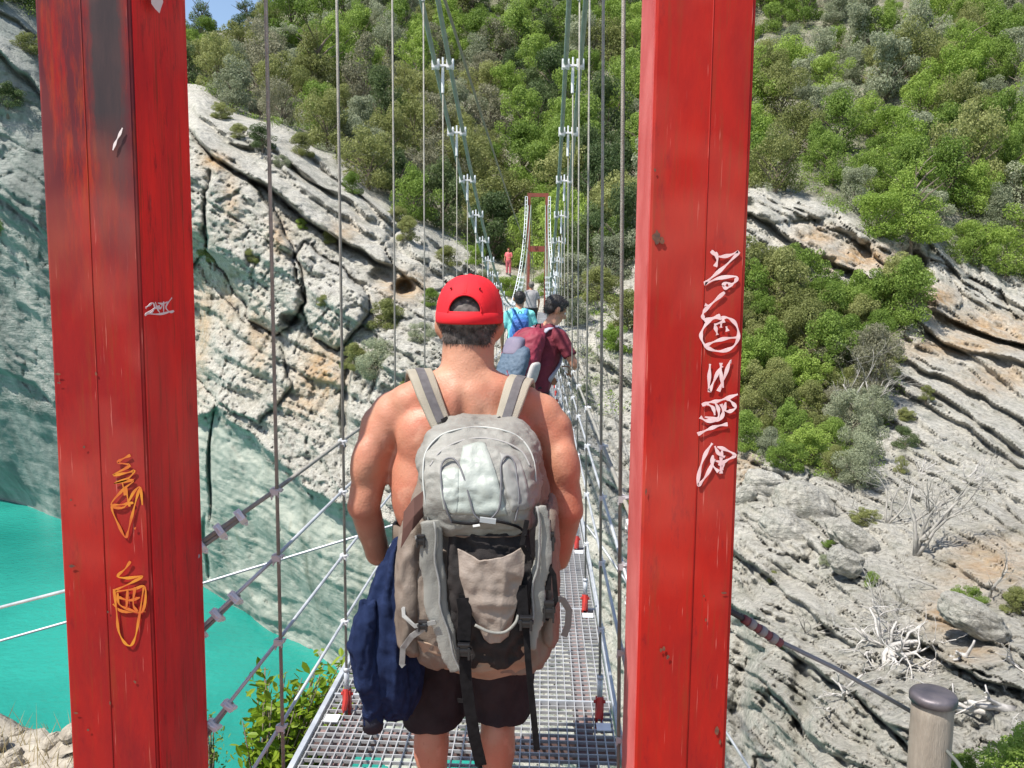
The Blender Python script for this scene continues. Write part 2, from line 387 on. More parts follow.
dn = 1.1*lowf*(.3+.7*(D0/50))
sc = D0/42.
dr = rough*(.34*att2*mid*np.clip(sc, .35, 1) + .35*s1*sc*att2*(1-lf) + .16*att*fine*(1-.4*lf) + .10*att*s3
     + sc*(L1*(.95+.40*right) + L2*(.42+.30*right) + L3*(.12+.22*right)) + right*(1-lf*.5)*att2*(.42*(1-3*abs(fbm(Q/2.6, 4, 91, .55)))+.22*(1-3*abs(fbm(Q/.9, 4, 92, .55))))*np.clip(sc, .25, 1)
     - .14*att2*crack*sc*(1-lf) + .30*att2*(cid-.5)*sc*(1-lf) - .05*att*crack2*(1-.6*lf) + .07*att*(cid2-.5)*(1-lf) + (1-right)*.16*att*(1-2.5*abs(fbm(Q/.7, 5, 95, .65))) + .14*att*ridge*np.clip(sc, .4, 1)) \
     + right*(1-lf)*rock*np.clip(sc, .3, 1.1)*(1.0*(bcid-.5)+.55*np.clip((b2-b1)/.30, 0, 1)) + wall*(.22*mid+.08*fine) + (veg+veg2)*att2*(.7*mid)
dD *= (1-.9*np.clip(veg, 0, 1))
keep = 1-np.exp(-(((U-537)/26)**2+((V-322)/22)**2)); keep2 = 1-np.exp(-(((U-508)/10)**2+((V-270)/10)**2))
PT = B + N*(dn*keep*keep2)[..., None] + RY*((dD-dr)*keep)[..., None]
# back of the ridge, closing the hill behind
back = []
for k, (dy, dz) in enumerate([(12, -2), (45, -18), (120, -60)]):
    r = PT[0].copy(); r[:, 1] += dy; r[:, 0] *= 1+dy/120; r[:, 2] += dz; back.insert(0, r)
G = np.concatenate([np.array(back), PT], 0); nr, nc = G.shape[:2]; nb = len(back)
idx = np.arange(nr*nc).reshape(nr, nc)
quads = np.stack([idx[:-1, :-1], idx[1:, :-1], idx[1:, 1:], idx[:-1, 1:]], -1).reshape(-1, 4)
me = mesh_np('hillside', G.reshape(-1, 3), quads)
def padm(a): return np.concatenate([np.repeat(a[:1], nb, 0), a], 0).ravel().astype(np.float32)
for nm, arr in (('veg', np.clip(veg+veg2, 0, 1)), ('wall', wall), ('ochre', ochre), ('leftw', shadewall)):
    at = me.attributes.new(nm, 'FLOAT', 'POINT'); at.data.foreach_set('value', padm(arr))

# --- rock material
m = bpy.data.materials.new('limestone'); m.use_nodes = True; nt = m.node_tree; L = nt.links.new; b = nt.nodes['Principled BSDF']; nn = nt.nodes.new
def attr(n): a = nn('ShaderNodeAttribute'); a.attribute_name = n; return a.outputs['Fac']
def noise(sc, det=6, vec=None, ro=.6):
    n = nn('ShaderNodeTexNoise'); n.inputs['Scale'].default_value = sc; n.inputs['Detail'].default_value = det; n.inputs['Roughness'].default_value = ro
    L(vec if vec is not None else tc.outputs['Object'], n.inputs['Vector']); return n.outputs['Fac']
def ramp(f, *st):
    r = nn('ShaderNodeValToRGB'); e = r.color_ramp.elements
    e[0].position, e[0].color = st[0][0], tuple(st[0][1])+(1,); e[1].position, e[1].color = st[-1][0], tuple(st[-1][1])+(1,)
    for p, c in st[1:-1]: x = e.new(p); x.color = tuple(c)+(1,)
    L(f, r.inputs['Fac']); return r.outputs[0]
def mixc(f, a, b_):
    x = nn('ShaderNodeMix'); x.data_type = 'RGBA'; L(f, x.inputs[0])
    for s, k in ((a, 6), (b_, 7)):
        if isinstance(s, tuple): x.inputs[k].default_value = s+(1,)
        else: L(s, x.inputs[k])
    return x.outputs[2]
def math_(op, a, b_=0., c=None, clamp=False):
    x = nn('ShaderNodeMath'); x.operation = op; x.use_clamp = clamp
    for i, s in enumerate((a, b_, c)):
        if s is None: continue
        if isinstance(s, (int, float)): x.inputs[i].default_value = s
        else: L(s, x.inputs[i])
    return x.outputs[0]
tc = nn('ShaderNodeTexCoord')
mp = nn('ShaderNodeMapping'); L(tc.outputs['Object'], mp.inputs['Vector']); mp.inputs['Rotation'].default_value = (0, math.radians(30), 0); mp.inputs['Scale'].default_value = (.25, .3, 2.2)
mpv = nn('ShaderNodeMapping'); L(tc.outputs['Object'], mpv.inputs['Vector']); mpv.inputs['Scale'].default_value = (1, 1, .18)
rockc = ramp(noise(.55, 9), (.28, (.105, .098, .080)), (.45, (.20, .188, .158)), (.6, (.31, .296, .255)), (.75, (.23, .20, .15)))
strat = ramp(noise(1.1, 7, mp.outputs[0]), (.3, (.12, .113, .097)), (.5, (.30, .288, .25)), (.7, (.22, .195, .15)))
c = mixc(math_('MULTIPLY', noise(.3, 3), .9), rockc, strat)
speck = ramp(noise(7, 10, None, .8), (.38, (.07, .068, .06)), (.50, (.30, .292, .265)), (.62, (.44, .425, .38)))
c = mixc(math_('MULTIPLY', noise(2.3, 5), 1.0), c, speck)
hsv = nn('ShaderNodeHueSaturation'); hsv.inputs['Value'].default_value = 1.5; L(c, hsv.inputs['Color']); c = hsv.outputs[0]
lich = ramp(noise(.9, 8, None, .7), (.50, (0, 0, 0)), (.62, (1, 1, 1)))
c = mixc(math_('MULTIPLY', lich, .28), c, (.085, .105, .065))
och_f = math_('MULTIPLY', attr('ochre'), ramp(noise(1.6, 6), (.3, (.2, .2, .2)), (.6, (1, 1, 1))))
c = mixc(math_('MULTIPLY', och_f, 1.0), c, ramp(noise(3, 5), (.3, (.32, .17, .06)), (.65, (.46, .31, .16))))
wallc = ramp(noise(.8, 8, mpv.outputs[0]), (.25, (.13, .145, .115)), (.40, (.22, .235, .20)), (.60, (.28, .295, .255)), (.78, (.20, .20, .15)))  # slight green stands in for turquoise light bounced off the water
c = mixc(attr('wall'), c, wallc)
teal_shade = ramp(noise(.35, 6, mpv.outputs[0]), (.36, (.085, .11, .105)), (.52, (.19, .22, .205)), (.68, (.31, .32, .295)))  # blue-green shade and lit patches of the left wall put into the rock colour
c = mixc(math_('MULTIPLY', attr('leftw'), .75), c, teal_shade)
soil = ramp(noise(1.2, 7), (.35, (.07, .08, .045)), (.52, (.15, .145, .09)), (.66, (.27, .255, .21)))
c = mixc(math_('MULTIPLY', attr('veg'), .85), c, soil)
hsv2 = nn('ShaderNodeHueSaturation'); hsv2.inputs['Value'].default_value = 1.22; L(c, hsv2.inputs['Color']); c = hsv2.outputs[0]
L(c, b.inputs['Base Color']); b.inputs['Roughness'].default_value = .93; b.inputs['Specular IOR Level'].default_value = .15
bmp = nn('ShaderNodeBump'); bmp.inputs['Strength'].default_value = 1.0; bmp.inputs['Distance'].default_value = .28
hsum = math_('ADD', noise(4.5, 10, None, .72), math_('MULTIPLY', noise(1.6, 8, mp.outputs[0]), .9))
rg_ = nn('ShaderNodeTexNoise'); rg_.noise_type = 'RIDGED_MULTIFRACTAL'; rg_.inputs['Scale'].default_value = 1.8; rg_.inputs['Detail'].default_value = 8; L(tc.outputs['Object'], rg_.inputs['Vector'])
hsum = math_('ADD', hsum, math_('MULTIPLY', rg_.outputs['Fac'], .35))
hs2 = math_('MULTIPLY', hsum, math_('SUBTRACT', 1.0, math_('MULTIPLY', attr('wall'), .75)))
L(hs2, bmp.inputs['Height']); L(bmp.outputs[0], b.inputs['Normal'])
ROCK = m
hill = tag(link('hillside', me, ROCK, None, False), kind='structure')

def ground(px, py):
    """point of the hillside seen at the pixel"""
    j = int(np.argmin(abs(us-px))); i = int(np.argmin(abs(V[:, j]-py)))
    return Vector(PT[i, j])

# --- river
wm = bpy.data.materials.new('turquoise_water'); wm.use_nodes = True; nt2 = wm.node_tree; b2 = nt2.nodes['Principled BSDF']
t2 = nt2.nodes.new('ShaderNodeTexCoord'); n2 = nt2.nodes.new('ShaderNodeTexNoise'); n2.inputs['Scale'].default_value = .09; n2.inputs['Detail'].default_value = 4
nt2.links.new(t2.outputs['Object'], n2.inputs['Vector']); r2 = nt2.nodes.new('ShaderNodeValToRGB')
r2.color_ramp.elements[0].position = .35; r2.color_ramp.elements[1].position = .7
r2.color_ramp.elements[0].color = (.008, .155, .128, 1); r2.color_ramp.elements[1].color = (.020, .25, .205, 1)
nt2.links.new(n2.outputs[0], r2.inputs[0]); nt2.links.new(r2.outputs[0], b2.inputs['Base Color']); b2.inputs['Roughness'].default_value = .22; b2.inputs['IOR'].default_value = 1.33
n3 = nt2.nodes.new('ShaderNodeTexNoise'); n3.inputs['Scale'].default_value = 2.6; n3.inputs['Detail'].default_value = 6; nt2.links.new(t2.outputs['Object'], n3.inputs['Vector'])
bp2 = nt2.nodes.new('ShaderNodeBump'); bp2.inputs['Strength'].default_value = .5; bp2.inputs['Distance'].default_value = .15
nt2.links.new(n3.outputs[0], bp2.inputs['Height']); nt2.links.new(bp2.outputs[0], b2.inputs['Normal'])
wb = MB(); wb.add([(-400, -60, WATER), (300, -60, WATER), (300, 260, WATER), (-400, 260, WATER)], [(0, 1, 2, 3)])
tag(wb.build('water', wm), kind='structure')
gb = MB(); gb.add([(-3000, -3000, -26), (3000, -3000, -26), (3000, 3000, -26), (-3000, 3000, -26)], [(0, 1, 2, 3)])
tag(gb.build('ground', mat('distant_ground', (.2, .2, .13), .9, (.12, .14, .08), .01)), kind='structure')

# --- near bank: slope the photographer stands on, ending in a steep face
xs = np.linspace(-14, 12, 260); ys = np.linspace(0, 1, 150)
edge = np.interp(xs, [-14, -3.6, -2.75, -2.35, -1.4, .6, 1.4, 3, 12], [6.5, 5.3, 5.0, 3.0, 2.75, 2.75, 2.6, 2.4, 1.0]) + .12*vnoise(np.stack([xs*1.7, xs*0, xs*0], -1), 3)
rowsn = []
for t in ys:
    if t < .6: y = -9 + (edge+9)*(t/.6)**.5; z = np.zeros_like(xs)
    else: y = edge + (t-.6)*2.2; z = np.zeros_like(xs) - (t-.6)/.4*20
    zt = np.interp(xs, [-14, -5, -3.2, -2.3, -1.6, .9, 1.5, 3, 12], [-1.0, -1.1, -1.22, -.95, -.35, -.35, -.6, -.9, -1.5])
    # path level around the bridge head
    zz = zt*np.clip((y+2)/3.5, 0, 1)
    rowsn.append(np.stack([xs, y, zz+z], -1))
NB = np.array(rowsn); nz = fbm(NB/.5, 5, 60, .55); NB[..., 2] += .10*nz + .05*fbm(NB/.12, 3, 66); NB[..., 1] += .25*fbm(NB/.9, 4, 61)*(np.linspace(0, 1, 150)[:, None] > .58)
flat = (abs(NB[..., 0]+.35) < .9) & (NB[..., 1] < 2.6) & (NB[..., 2] > -.6); NB[..., 2] = np.where(flat, np.minimum(NB[..., 2], -.10), NB[..., 2])
idn = np.arange(NB.shape[0]*NB.shape[1]).reshape(NB.shape[:2])
men = mesh_np('near_bank', NB.reshape(-1, 3), np.stack([idn[:-1, :-1], idn[:-1, 1:], idn[1:, 1:], idn[1:, :-1]], -1).reshape(-1, 4))
nbm = mat('stony_soil', (.22, .19, .15), .95, (.40, .36, .29), 9, 8, .8, 30)
tag(link('bank', men, nbm, None, False), kind='structure')
# ================================================================ the footbridge
YT = 40.0                                         # far tower
def zdeck(Y): return .00081*((Y-11.6)**2-74) if Y > 3 else 0.0
def shift(Y): return -.0078*(Y-2.4)
XL, XR = -.875, .288
HY = [2.41, 3.24, 4.42, 5.55] + [6.6+1.05*k for k in range(32)]
def hcab(Y): return 1.30 + .011*(20.3-Y)**2  # main cable height

def painted(name, base, dark, blotch=.5, burn=False):
    """weathered red paint: blotches, chips, runs"""
    m = bpy.data.materials.new(name); m.use_nodes = True; nt = m.node_tree; L = nt.links.new; b = nt.nodes['Principled BSDF']; nn = nt.nodes.new
    tc = nn('ShaderNodeTexCoord')
    def mp(s):
        x = nn('ShaderNodeMapping'); x.inputs['Scale'].default_value = s; L(tc.outputs['Object'], x.inputs['Vector']); return x.outputs[0]
    def nz(v, sc, d=6, r=.6):
        n = nn('ShaderNodeTexNoise'); n.inputs['Scale'].default_value = sc; n.inputs['Detail'].default_value = d; n.inputs['Roughness'].default_value = r; L(v, n.inputs['Vector']); return n.outputs['Fac']
    def rp(f, a, b_, p0, p1):
        r = nn('ShaderNodeValToRGB'); r.color_ramp.elements[0].position = p0; r.color_ramp.elements[1].position = p1
        r.color_ramp.elements[0].color = a+(1,); r.color_ramp.elements[1].color = b_+(1,); L(f, r.inputs[0]); return r.outputs[0]
    def mx(f, a, b_):
        x = nn('ShaderNodeMix'); x.data_type = 'RGBA'
        if isinstance(f, float): x.inputs[0].default_value = f
        else: L(f, x.inputs[0])
        L(a, x.inputs[6])
        if isinstance(b_, tuple): x.inputs[7].default_value = b_+(1,)
        else: L(b_, x.inputs[7])
        return x.outputs[2]
    c = rp(nz(mp((1, 1, .30)), 4.2, 9, .7), base, dark, .36, .60)
    c = mx(rp(nz(mp((10, 10, .6)), 4, 9, .75), (0, 0, 0), (.8, .8, .8), .52, .66), c, (.24, .030, .012)); c = mx(rp(nz(mp((5, 5, 1.2)), 3, 10, .78), (0, 0, 0), (.75, .75, .75), .56, .66), c, (.17, .009, .012)); c = mx(rp(nz(mp((60, 60, 2)), 3, 3, .6), (0, 0, 0), (.5, .5, .5), .66, .72), c, (.62, .20, .16))
    if burn:
        sx = nn('ShaderNodeSeparateXYZ'); L(tc.outputs['Object'], sx.inputs[0])
        # dark grease and soot above head height, orange-brown primer below it, in vertical runs
        mr = nn('ShaderNodeMapRange'); mr.inputs[1].default_value = 1.62; mr.inputs[2].default_value = 1.95; L(sx.outputs['Z'], mr.inputs[0])
        run = nz(mp((9, 9, 1.1)), 1.3, 10, .72); ru = rp(run, (0, 0, 0), (1, 1, 1), .42, .52)
        mm = nn('ShaderNodeMath'); mm.operation = 'MULTIPLY'; L(mr.outputs[0], mm.inputs[0]); L(ru, mm.inputs[1])
        # the worst of it is one broad vertical band on the front face
        wn = nn('ShaderNodeMath'); wn.operation = 'MULTIPLY_ADD'; L(nz(mp((8, 8, 2.2)), 2.5, 9, .75), wn.inputs[0]); wn.inputs[1].default_value = .05; L(sx.outputs['X'], wn.inputs[2])
        bd = nn('ShaderNodeMath'); bd.operation = 'SUBTRACT'; L(wn.outputs[0], bd.inputs[0]); bd.inputs[1].default_value = .078
        ab = nn('ShaderNodeMath'); ab.operation = 'ABSOLUTE'; L(bd.outputs[0], ab.inputs[0])
        m3 = nn('ShaderNodeMapRange'); m3.inputs[1].default_value = .050; m3.inputs[2].default_value = .030; L(ab.outputs[0], m3.inputs[0])
        m4 = nn('ShaderNodeMapRange'); m4.inputs[1].default_value = 1.72; m4.inputs[2].default_value = 2.1; L(sx.outputs['Z'], m4.inputs[0])
        m5 = nn('ShaderNodeMath'); m5.operation = 'MULTIPLY'; L(m3.outputs[0], m5.inputs[0]); L(m4.outputs[0], m5.inputs[1])
        mr2 = nn('ShaderNodeMapRange'); mr2.inputs[1].default_value = 1.55; mr2.inputs[2].default_value = 1.95; L(sx.outputs['Z'], mr2.inputs[0])
        or_ = nz(mp((8, 8, 1.2)), 1.7, 10, .72); o2 = rp(or_, (0, 0, 0), (.75, .75, .75), .45, .62)
        m6 = nn('ShaderNodeMath'); m6.operation = 'MULTIPLY'; L(mr2.outputs[0], m6.inputs[0]); L(o2, m6.inputs[1])
        c = mx(m6.outputs[0], c, (.32, .055, .012)); c = mx(mm.outputs[0], c, (.105, .016, .022)); c = mx(m5.outputs[0], c, rp(run, (.035, .028, .032), (.075, .045, .045), .3, .7))
    c = mx(rp(nz(mp((1, 1, 1)), 21, 8, .7), (0, 0, 0), (1, 1, 1), .735, .76), c, (.05, .02, .015))
    c = mx(rp(nz(mp((1, 1, 1)), 1.9, 3), (0, 0, 0), (.25, .25, .25), .5, .7), c, (.62, .17, .12))
    L(c, b.inputs['Base Color']); b.inputs['Roughness'].default_value = .6; b.inputs['Specular IOR Level'].default_value = .16
    bp = nn('ShaderNodeBump'); bp.inputs['Strength'].default_value = .12; bp.inputs['Distance'].default_value = .01; L(nz(mp((1, 1, .4)), 14, 4), bp.inputs['Height']); L(bp.outputs[0], b.inputs['Normal'])
    return m
RED = painted('red_paint', (.39, .014, .008), (.26, .011, .009))
RED_L = painted('red_paint_sooty', (.34, .013, .010), (.20, .010, .012), burn=True)
RED_FADE_LIT = mat('red_paint_faded_sunlit', (.60, .13, .12), .55, (.48, .06, .055), 5, 6, .1, 30)  # pink of the sunlit inner face put into the colour, besides real fading
RUSTRED = mat('rust_red_steel', (.26, .055, .03), .75, (.18, .05, .035), 6)
GALV = mat('galvanised_steel', (.55, .57, .59), .45, (.42, .44, .47), 14, 5, .05, 60, metal=.35)
GRATE = mat('galvanised_grating', (.44, .44, .44), .55, (.33, .33, .335), 3, 5, 0, metal=.25)
ROPE = mat('wire_rope', (.38, .365, .32), .65, (.28, .27, .24), 30, 4, .5, 400, metal=.2)
ROPEG = mat('green_coated_wire_rope', (.28, .34, .29), .5, (.22, .27, .23), 12, 4, .3, 300)
WHITESTEEL = mat('pale_clamp_steel', (.78, .79, .80), .4, (.62, .64, .66), 12)
FADE = mat('faded_pink_primer', (.17, .10, .095), .8, (.22, .15, .14), 10)
REDCL = mat('red_clamp_paint', (.50, .03, .02), .5, (.32, .03, .025), 20)

def post(name, x0, x1, seam, M, label, inner_mat, inner_side):
    r = empty(name, ((x0+x1)/2, 2.15, 0), label, 'bridge post')
    y0, y1 = 2.0, 2.3; zt = 5.75
    mb = MB(); mb.box((x0, y0, -.55), (x1, y1, zt)); col = mb.build('box_column', M, r); 
    col.data.transform(Matrix.Translation((-(x0+x1)/2, -2.15, 0))); col.matrix_parent_inverse = Matrix.Identity(4)
    bevel(col, .006, 2)
    # weld seam: one plate laps over the other on the front
    mb = MB(); mb.box((seam, y0-.0014, -.5), (x1-.007 if inner_side < 0 else x1-.007, y0+.001, zt-.01)); s = mb.build('cover_plate', M, r); s.data.transform(Matrix.Translation((-(x0+x1)/2, -2.15, 0))); s.matrix_parent_inverse = Matrix.Identity(4); bevel(s, .0006, 1)
    s2 = MB(); s2.tube([(seam, y0-.001, -.5), (seam+.0006, y0-.0012, 1.5), (seam, y0-.001, zt-.02)], .0018, 6); s2.build('weld_seam', M, r, True)
    if inner_mat:
        ix = x0 if inner_side < 0 else x1
        mb = MB(); mb.box((min(ix, ix+inner_side*.003), y0+.006, -.5), (max(ix, ix+inner_side*.003), y1-.004, zt-.01)); mb.build('side_plate', inner_mat, r)
    mb = MB(); mb.box((x0-.04, y0-.04, zt), (x1+.04, y1+.04, zt+.04)); mb.build('cap_plate', M, r)
    mb = MB(); mb.box((x0-.12, y0-.12, -.58), (x1+.12, y1+.12, -.5)); mb.build('base_plate', M, r)
    return r
lp = post('bridge_post', -1.201, -.975, -1.093, RED_L, 'tall red steel bridge post on the left, sooty dark at the top, with yellow scrawls', painted('red_paint_inner_brightened', (.85, .022, .018), (.55, .016, .020)), 1)  # inner face red lightened in colour to offset its shade
rp_ = post('bridge_post', .228, .450, .355, RED, 'tall red steel bridge post on the right, with pale vertical graffiti', RED_FADE_LIT, -1)
tb = empty('cross_beam', (-.36, 2.15, 5.79), 'red steel beam joining the tops of the two near red posts', 'beam')
mb = MB(); mb.box((-1.178, 2.03, 5.793), (.459, 2.27, 5.99)); o = mb.build('beam', RED, tb); bevel(o, .006)

SC = [0]
def stroke(mb, pts, w, place, nrm, th=.0008, n=5):
    """hand-drawn marker stroke smoothed with Catmull-Rom"""
    q = [pts[0]]+list(pts)+[pts[-1]]; out = []
    for i in range(1, len(q)-2):
        for k in range(n):
            t = k/n; a, b, c, d = [Vector((*q[j], 0)) for j in (i-1, i, i+1, i+2)]
            out.append(.5*((2*b)+(c-a)*t+(2*a-5*b+4*c-d)*t*t+(3*b-a-3*c+d)*t**3))
    out.append(Vector((*pts[-1], 0)))
    ww = [w*(.75+.35*math.sin(i*.9+pts[0][0])) for i in range(len(out))]
    SC[0] += 1; off_ = Vector(nrm)*(.00012*(SC[0] % 13)); mb.ribbon([place(p.x, p.y)+off_ for p in out], ww, th, nrm)
FY = 1.9952
PINKW = mat('pale_marker_paint', (.74, .55, .55), .7, (.66, .42, .42), 40)
YEL = mat('yellow_marker_paint', (.60, .22, .012), .7, (.52, .10, .012), 14, mix=(.4, .6))
def z8(X, Y): return P(640+X/2.743, 220+Y/2.743, FY)
g = MB()
for s in [[(195,85),(215,100),(245,97),(270,88),(235,125),(200,155),(178,175),(215,160),(262,155),(262,168),(250,178)],
          [(207,88),(212,110),(206,128)],[(226,180),(238,172),(248,180),(236,187),(226,180)],
          [(232,198),(205,222),(178,248),(172,262),(176,275)],[(178,232),(190,236)],[(176,276),(200,268),(220,262)],
          [(222,270),(195,272),(172,300),(168,325),(185,350),(220,360),(255,348),(270,318),(262,285),(240,268),(222,270)],
          [(176,348),(200,335),(235,325),(272,322)],[(205,285),(208,300),(212,315)],[(222,280),(222,295)],[(236,292),(240,305)],[(204,288),(232,276)],
          [(192,395),(190,430),(189,470),(200,448),(215,415),(225,400)],[(215,470),(232,430),(245,392),(250,388)],[(222,392),(222,420),(228,460)],
          [(268,478),(240,488),(212,497),(190,500),(170,508)],[(185,505),(200,515),(205,535)],[(205,500),(215,520),(212,545),(178,540)],[(240,490),(252,500),(262,515),(245,525),(232,520),(235,500)],
          [(222,505),(228,530),(215,550),(195,545)],[(240,560),(212,565),(185,575),(158,588)],[(165,540),(180,550),(205,552)],
          [(198,612),(180,640),(165,680),(158,725),(165,722),(185,695),(205,655)],[(205,620),(215,640),(232,650)],[(200,645),(198,670),(215,690)],[(205,660),(228,668),(225,685)],
          [(212,622),(235,630),(260,645),(240,658),(215,672)],[(225,632),(222,660),(222,695)]]:
    stroke(g, s, .0085, z8, (0, -1, 0))
gr = g.build('graffiti', PINKW, rp_); gr['label'] = 'pale pinkish scrawled letters running down the post'
def z4(X, Y): return P(X/2.695, 280+Y/2.695, FY)
g = MB()
for s in [[(352,472),(335,480),(318,492),(350,500),(305,525),(340,520),(362,515),(345,535),(308,548),(360,540),(332,565),(300,605),(335,612),(362,570),(378,560),(384,606)],
          [(376,562),(368,590),(355,640),(345,680),(338,693),(320,660),(302,612),(330,605),(360,600)],[(340,560),(345,590),(350,610)],[(330,545),(338,580)],[(362,668),(366,670)]]:
    stroke(g, s, .0068, z4, (0, -1, 0))
def z5(X, Y): return P(X/2.695, 500+Y/2.695, FY)
for s in [[(352,165),(338,185),(318,205),(345,210),(385,205),(350,225),(310,245),(360,240),(392,235),(385,300),(350,295),(322,280),(318,250)],
          [(308,240),(315,300),(320,350),(335,382),(352,392),(365,370),(375,320),(388,235)],[(322,262),(350,270),(378,262)],[(345,240),(342,290)],[(365,235),(360,280),(372,300)],[(305,280),(330,300),(392,300)]]:
    stroke(g, s, .0068, z5, (0, -1, 0))
gr = g.build('graffiti', YEL, lp); gr['label'] = 'yellow ochre scrawls low on the front face'
def z4b(X, Y): return PX(X/2.695, 280+Y/2.695, -.9535)
g = MB()
for s in [[(392,75),(402,68),(412,62),(416,75),(408,88),(400,90)],[(390,95),(410,80),(430,70)],[(418,60),(424,78),(430,88)],[(425,62),(436,66),(432,76),(424,74)],[(440,58),(440,88)],[(436,64),(450,60)],[(462,48),(446,72),(456,86),(468,84)],[(392,90),(430,92),(466,82)]]:
    stroke(g, s, .0055, z4b, (1, 0, 0))
gr = g.build('graffiti', mat('white_marker_paint', (.7, .62, .62), .7), lp); gr['label'] = 'small white tag on the inner face'
g = MB()
def z1(X, Y): return P(X/2.695, Y/2.695, FY)
stroke(g, [(331,345),(322,365),(312,385),(305,405)], .006, z1, (0, -1, 0)); g.build('scratch', mat('bare_scratch', (.72, .62, .60), .7), lp); g = MB()
g2 = [PX(a/2.695, b/2.695, -.9528) for a, b in ((405,-20),(432,-25),(440,5),(434,22),(430,36),(418,24),(408,10))]
g.add(g2, [(0,1,2,3,4,5,6)])
gr = g.build('scratch', mat('bare_scratch_pale', (.72, .62, .60), .7), lp)
CHIP = mat('bare_rusty_steel', (.075, .04, .03), .9, (.18, .06, .03), 60)
def chips(parent, lst, Y):
    g = MB(); r = random.Random(3)
    for px, py, w, h in lst:
        c = P(px, py, Y); n = 11
        g = MB(); g.add([c+Vector((math.cos(6.283*k/n)*w*(.6+.6*r.random()), 0, math.sin(6.283*k/n)*h*(.6+.6*r.random()))) for k in range(n)], [tuple(range(n))])
        g.build('paint_chip', CHIP, parent)
chips(rp_, [(657,237,.010,.016),(662,241,.006,.009),(664,649,.004,.006),(668,657,.004,.006),(717,731,.006,.011),(720,742,.003,.008),(724,593,.008,.003),(646,492,.002,.01),(661,650,.003,.006),(655,170,.003,.004),(706,620,.002,.005),(704,596,.002,.004)], FY)
chips(lp, [(58,374,.008,.003),(96,374,.003,.005),(59,383,.005,.002),(72,566,.008,.004),(108,612,.003,.003),(110,703,.002,.006),(88,730,.004,.004),(84,447,.003,.004),(76,713,.006,.003),(135,682,.004,.004),(71,500,.003,.003)], FY)

# ---- deck
dk = empty('footbridge_deck', (-.33, 2.35, 0), 'narrow galvanised steel grating deck of the footbridge crossing the gorge', 'bridge deck')
def xs_at(x, Y): return x + shift(Y)
Ys = list(np.arange(2.36, YT+.3, .5)) + [YT+.3]
def long_bar(mb, x, w, h, ztop):
    vs = []; 
    for Y in Ys:
        z = zdeck(Y)+ztop; X = xs_at(x, Y); vs += [(X-w/2, Y, z-h), (X+w/2, Y, z-h), (X+w/2, Y, z), (X-w/2, Y, z)]
    n = len(Ys); fs = [(i*4+k, i*4+(k+1) % 4, i*4+4+(k+1) % 4, i*4+4+k) for i in range(n-1) for k in range(4)] + [(3,2,1,0), tuple(4*n-4+k for k in range(4))]
    mb.add(vs, fs)
mb = MB(); nx = int((XR-XL)/.036)
for i in range(nx+1): long_bar(mb, XL+.01+(XR-XL-.02)*i/nx, .0042, .022, 0)
Y = 2.37
while Y < YT+.3:
    z = zdeck(Y); a = xs_at(XL+.005, Y); b = xs_at(XR-.005, Y)
    mb.box((a, Y-.0024, z-.013), (b, Y+.0024, z-.0006)); Y += .046
mb.build('grating', GRATE, dk)
Y = 3.38
while Y < YT: mb = MB(); z = zdeck(Y); mb.box((xs_at(XL, Y), Y-.006, z-.028), (xs_at(XR, Y), Y+.006, z+.0022)); mb.build('panel_joint', GALV, dk); Y += 1.07
for x in (XL-.012, XR+.012):
    mb = MB(); long_bar(mb, x, .02, .05, .012); mb.build('edge_beam', GALV, dk)
for x in (XL+.12, XR-.12):
    mb = MB(); long_bar(mb, x, .07, .06, -.03); mb.build('under_beam', FADE, dk)
for Y in HY:
    if Y < YT: mb = MB(); z = zdeck(Y); mb.box((xs_at(XL-.05, Y), Y-.025, z-.17), (xs_at(XR+.05, Y), Y+.025, z-.095)); mb.build('cross_bearer', FADE, dk)
for k in range(0, 33):
    Y = HY[k]
    for x in (XL+.045, XR-.045):
        z = zdeck(Y); X = xs_at(x, Y); mb = MB(); mb.box((X-.028, Y-.10, z+.001), (X+.028, Y-.045, z+.0055)); mb.build('anchor_plate', WHITESTEEL, dk)
mb = MB(); mb.box((-.93, 1.2, -.06), (.215, 2.355, -.003)); mb.build('threshold_plate', RUSTRED, dk)

# ---- main suspension cables: two ropes on each side
HX = {-1: -.80, 1: .178}
BX = {-1: .012, 1: .052}
def hx(side, Y): t = max(0, (Y-8)/32); return HX[side]+shift(Y) + (-side)*.10*t
def main_pts(side, off, z0=0):
    pts = [Vector((hx(side, 2.15)+off, 2.0, hcab(2.15)+z0)), Vector((hx(side, 2.15)+off, 2.15, hcab(2.15)+z0))]
    Yc = 2.6
    while Yc < YT-.2: pts.append(Vector((hx(side, Yc)+off, Yc, hcab(Yc)+z0))); Yc += .7
    pts += [Vector((hx(side, YT)+off, YT, hcab(YT)+z0)), Vector((hx(side, YT)+off, YT+9, 1.6))]
    return pts
for side, sn in ((-1, 'left'), (1, 'right')):
    for off, on in ((-.055, 'outer' if side < 0 else 'inner'), (.055, 'inner' if side < 0 else 'outer')):
        mb = MB(); mb.tube(main_pts(side, off), .017, 8)
        tag(mb.build('suspension_cable', ROPEG, None, True), f'green-grey main cable on the {sn} side of the bridge, {on} one of the pair', 'cable', 'main suspension cables')
mb = MB(); pts = []
for k in range(14):
    t = k/13; pts.append(Vector((-.80+.14*t-.1, 2.2+(YT-2.2)*t, 4.28-1.40*t-.25*math.sin(math.pi*t))))
mb.tube(pts, .014, 8)
tag(mb.build('stay_cable', mat('brown_cable', (.24, .21, .16), .7), None, True), 'single brownish cable slanting down across the left pair towards the far tower', 'cable')

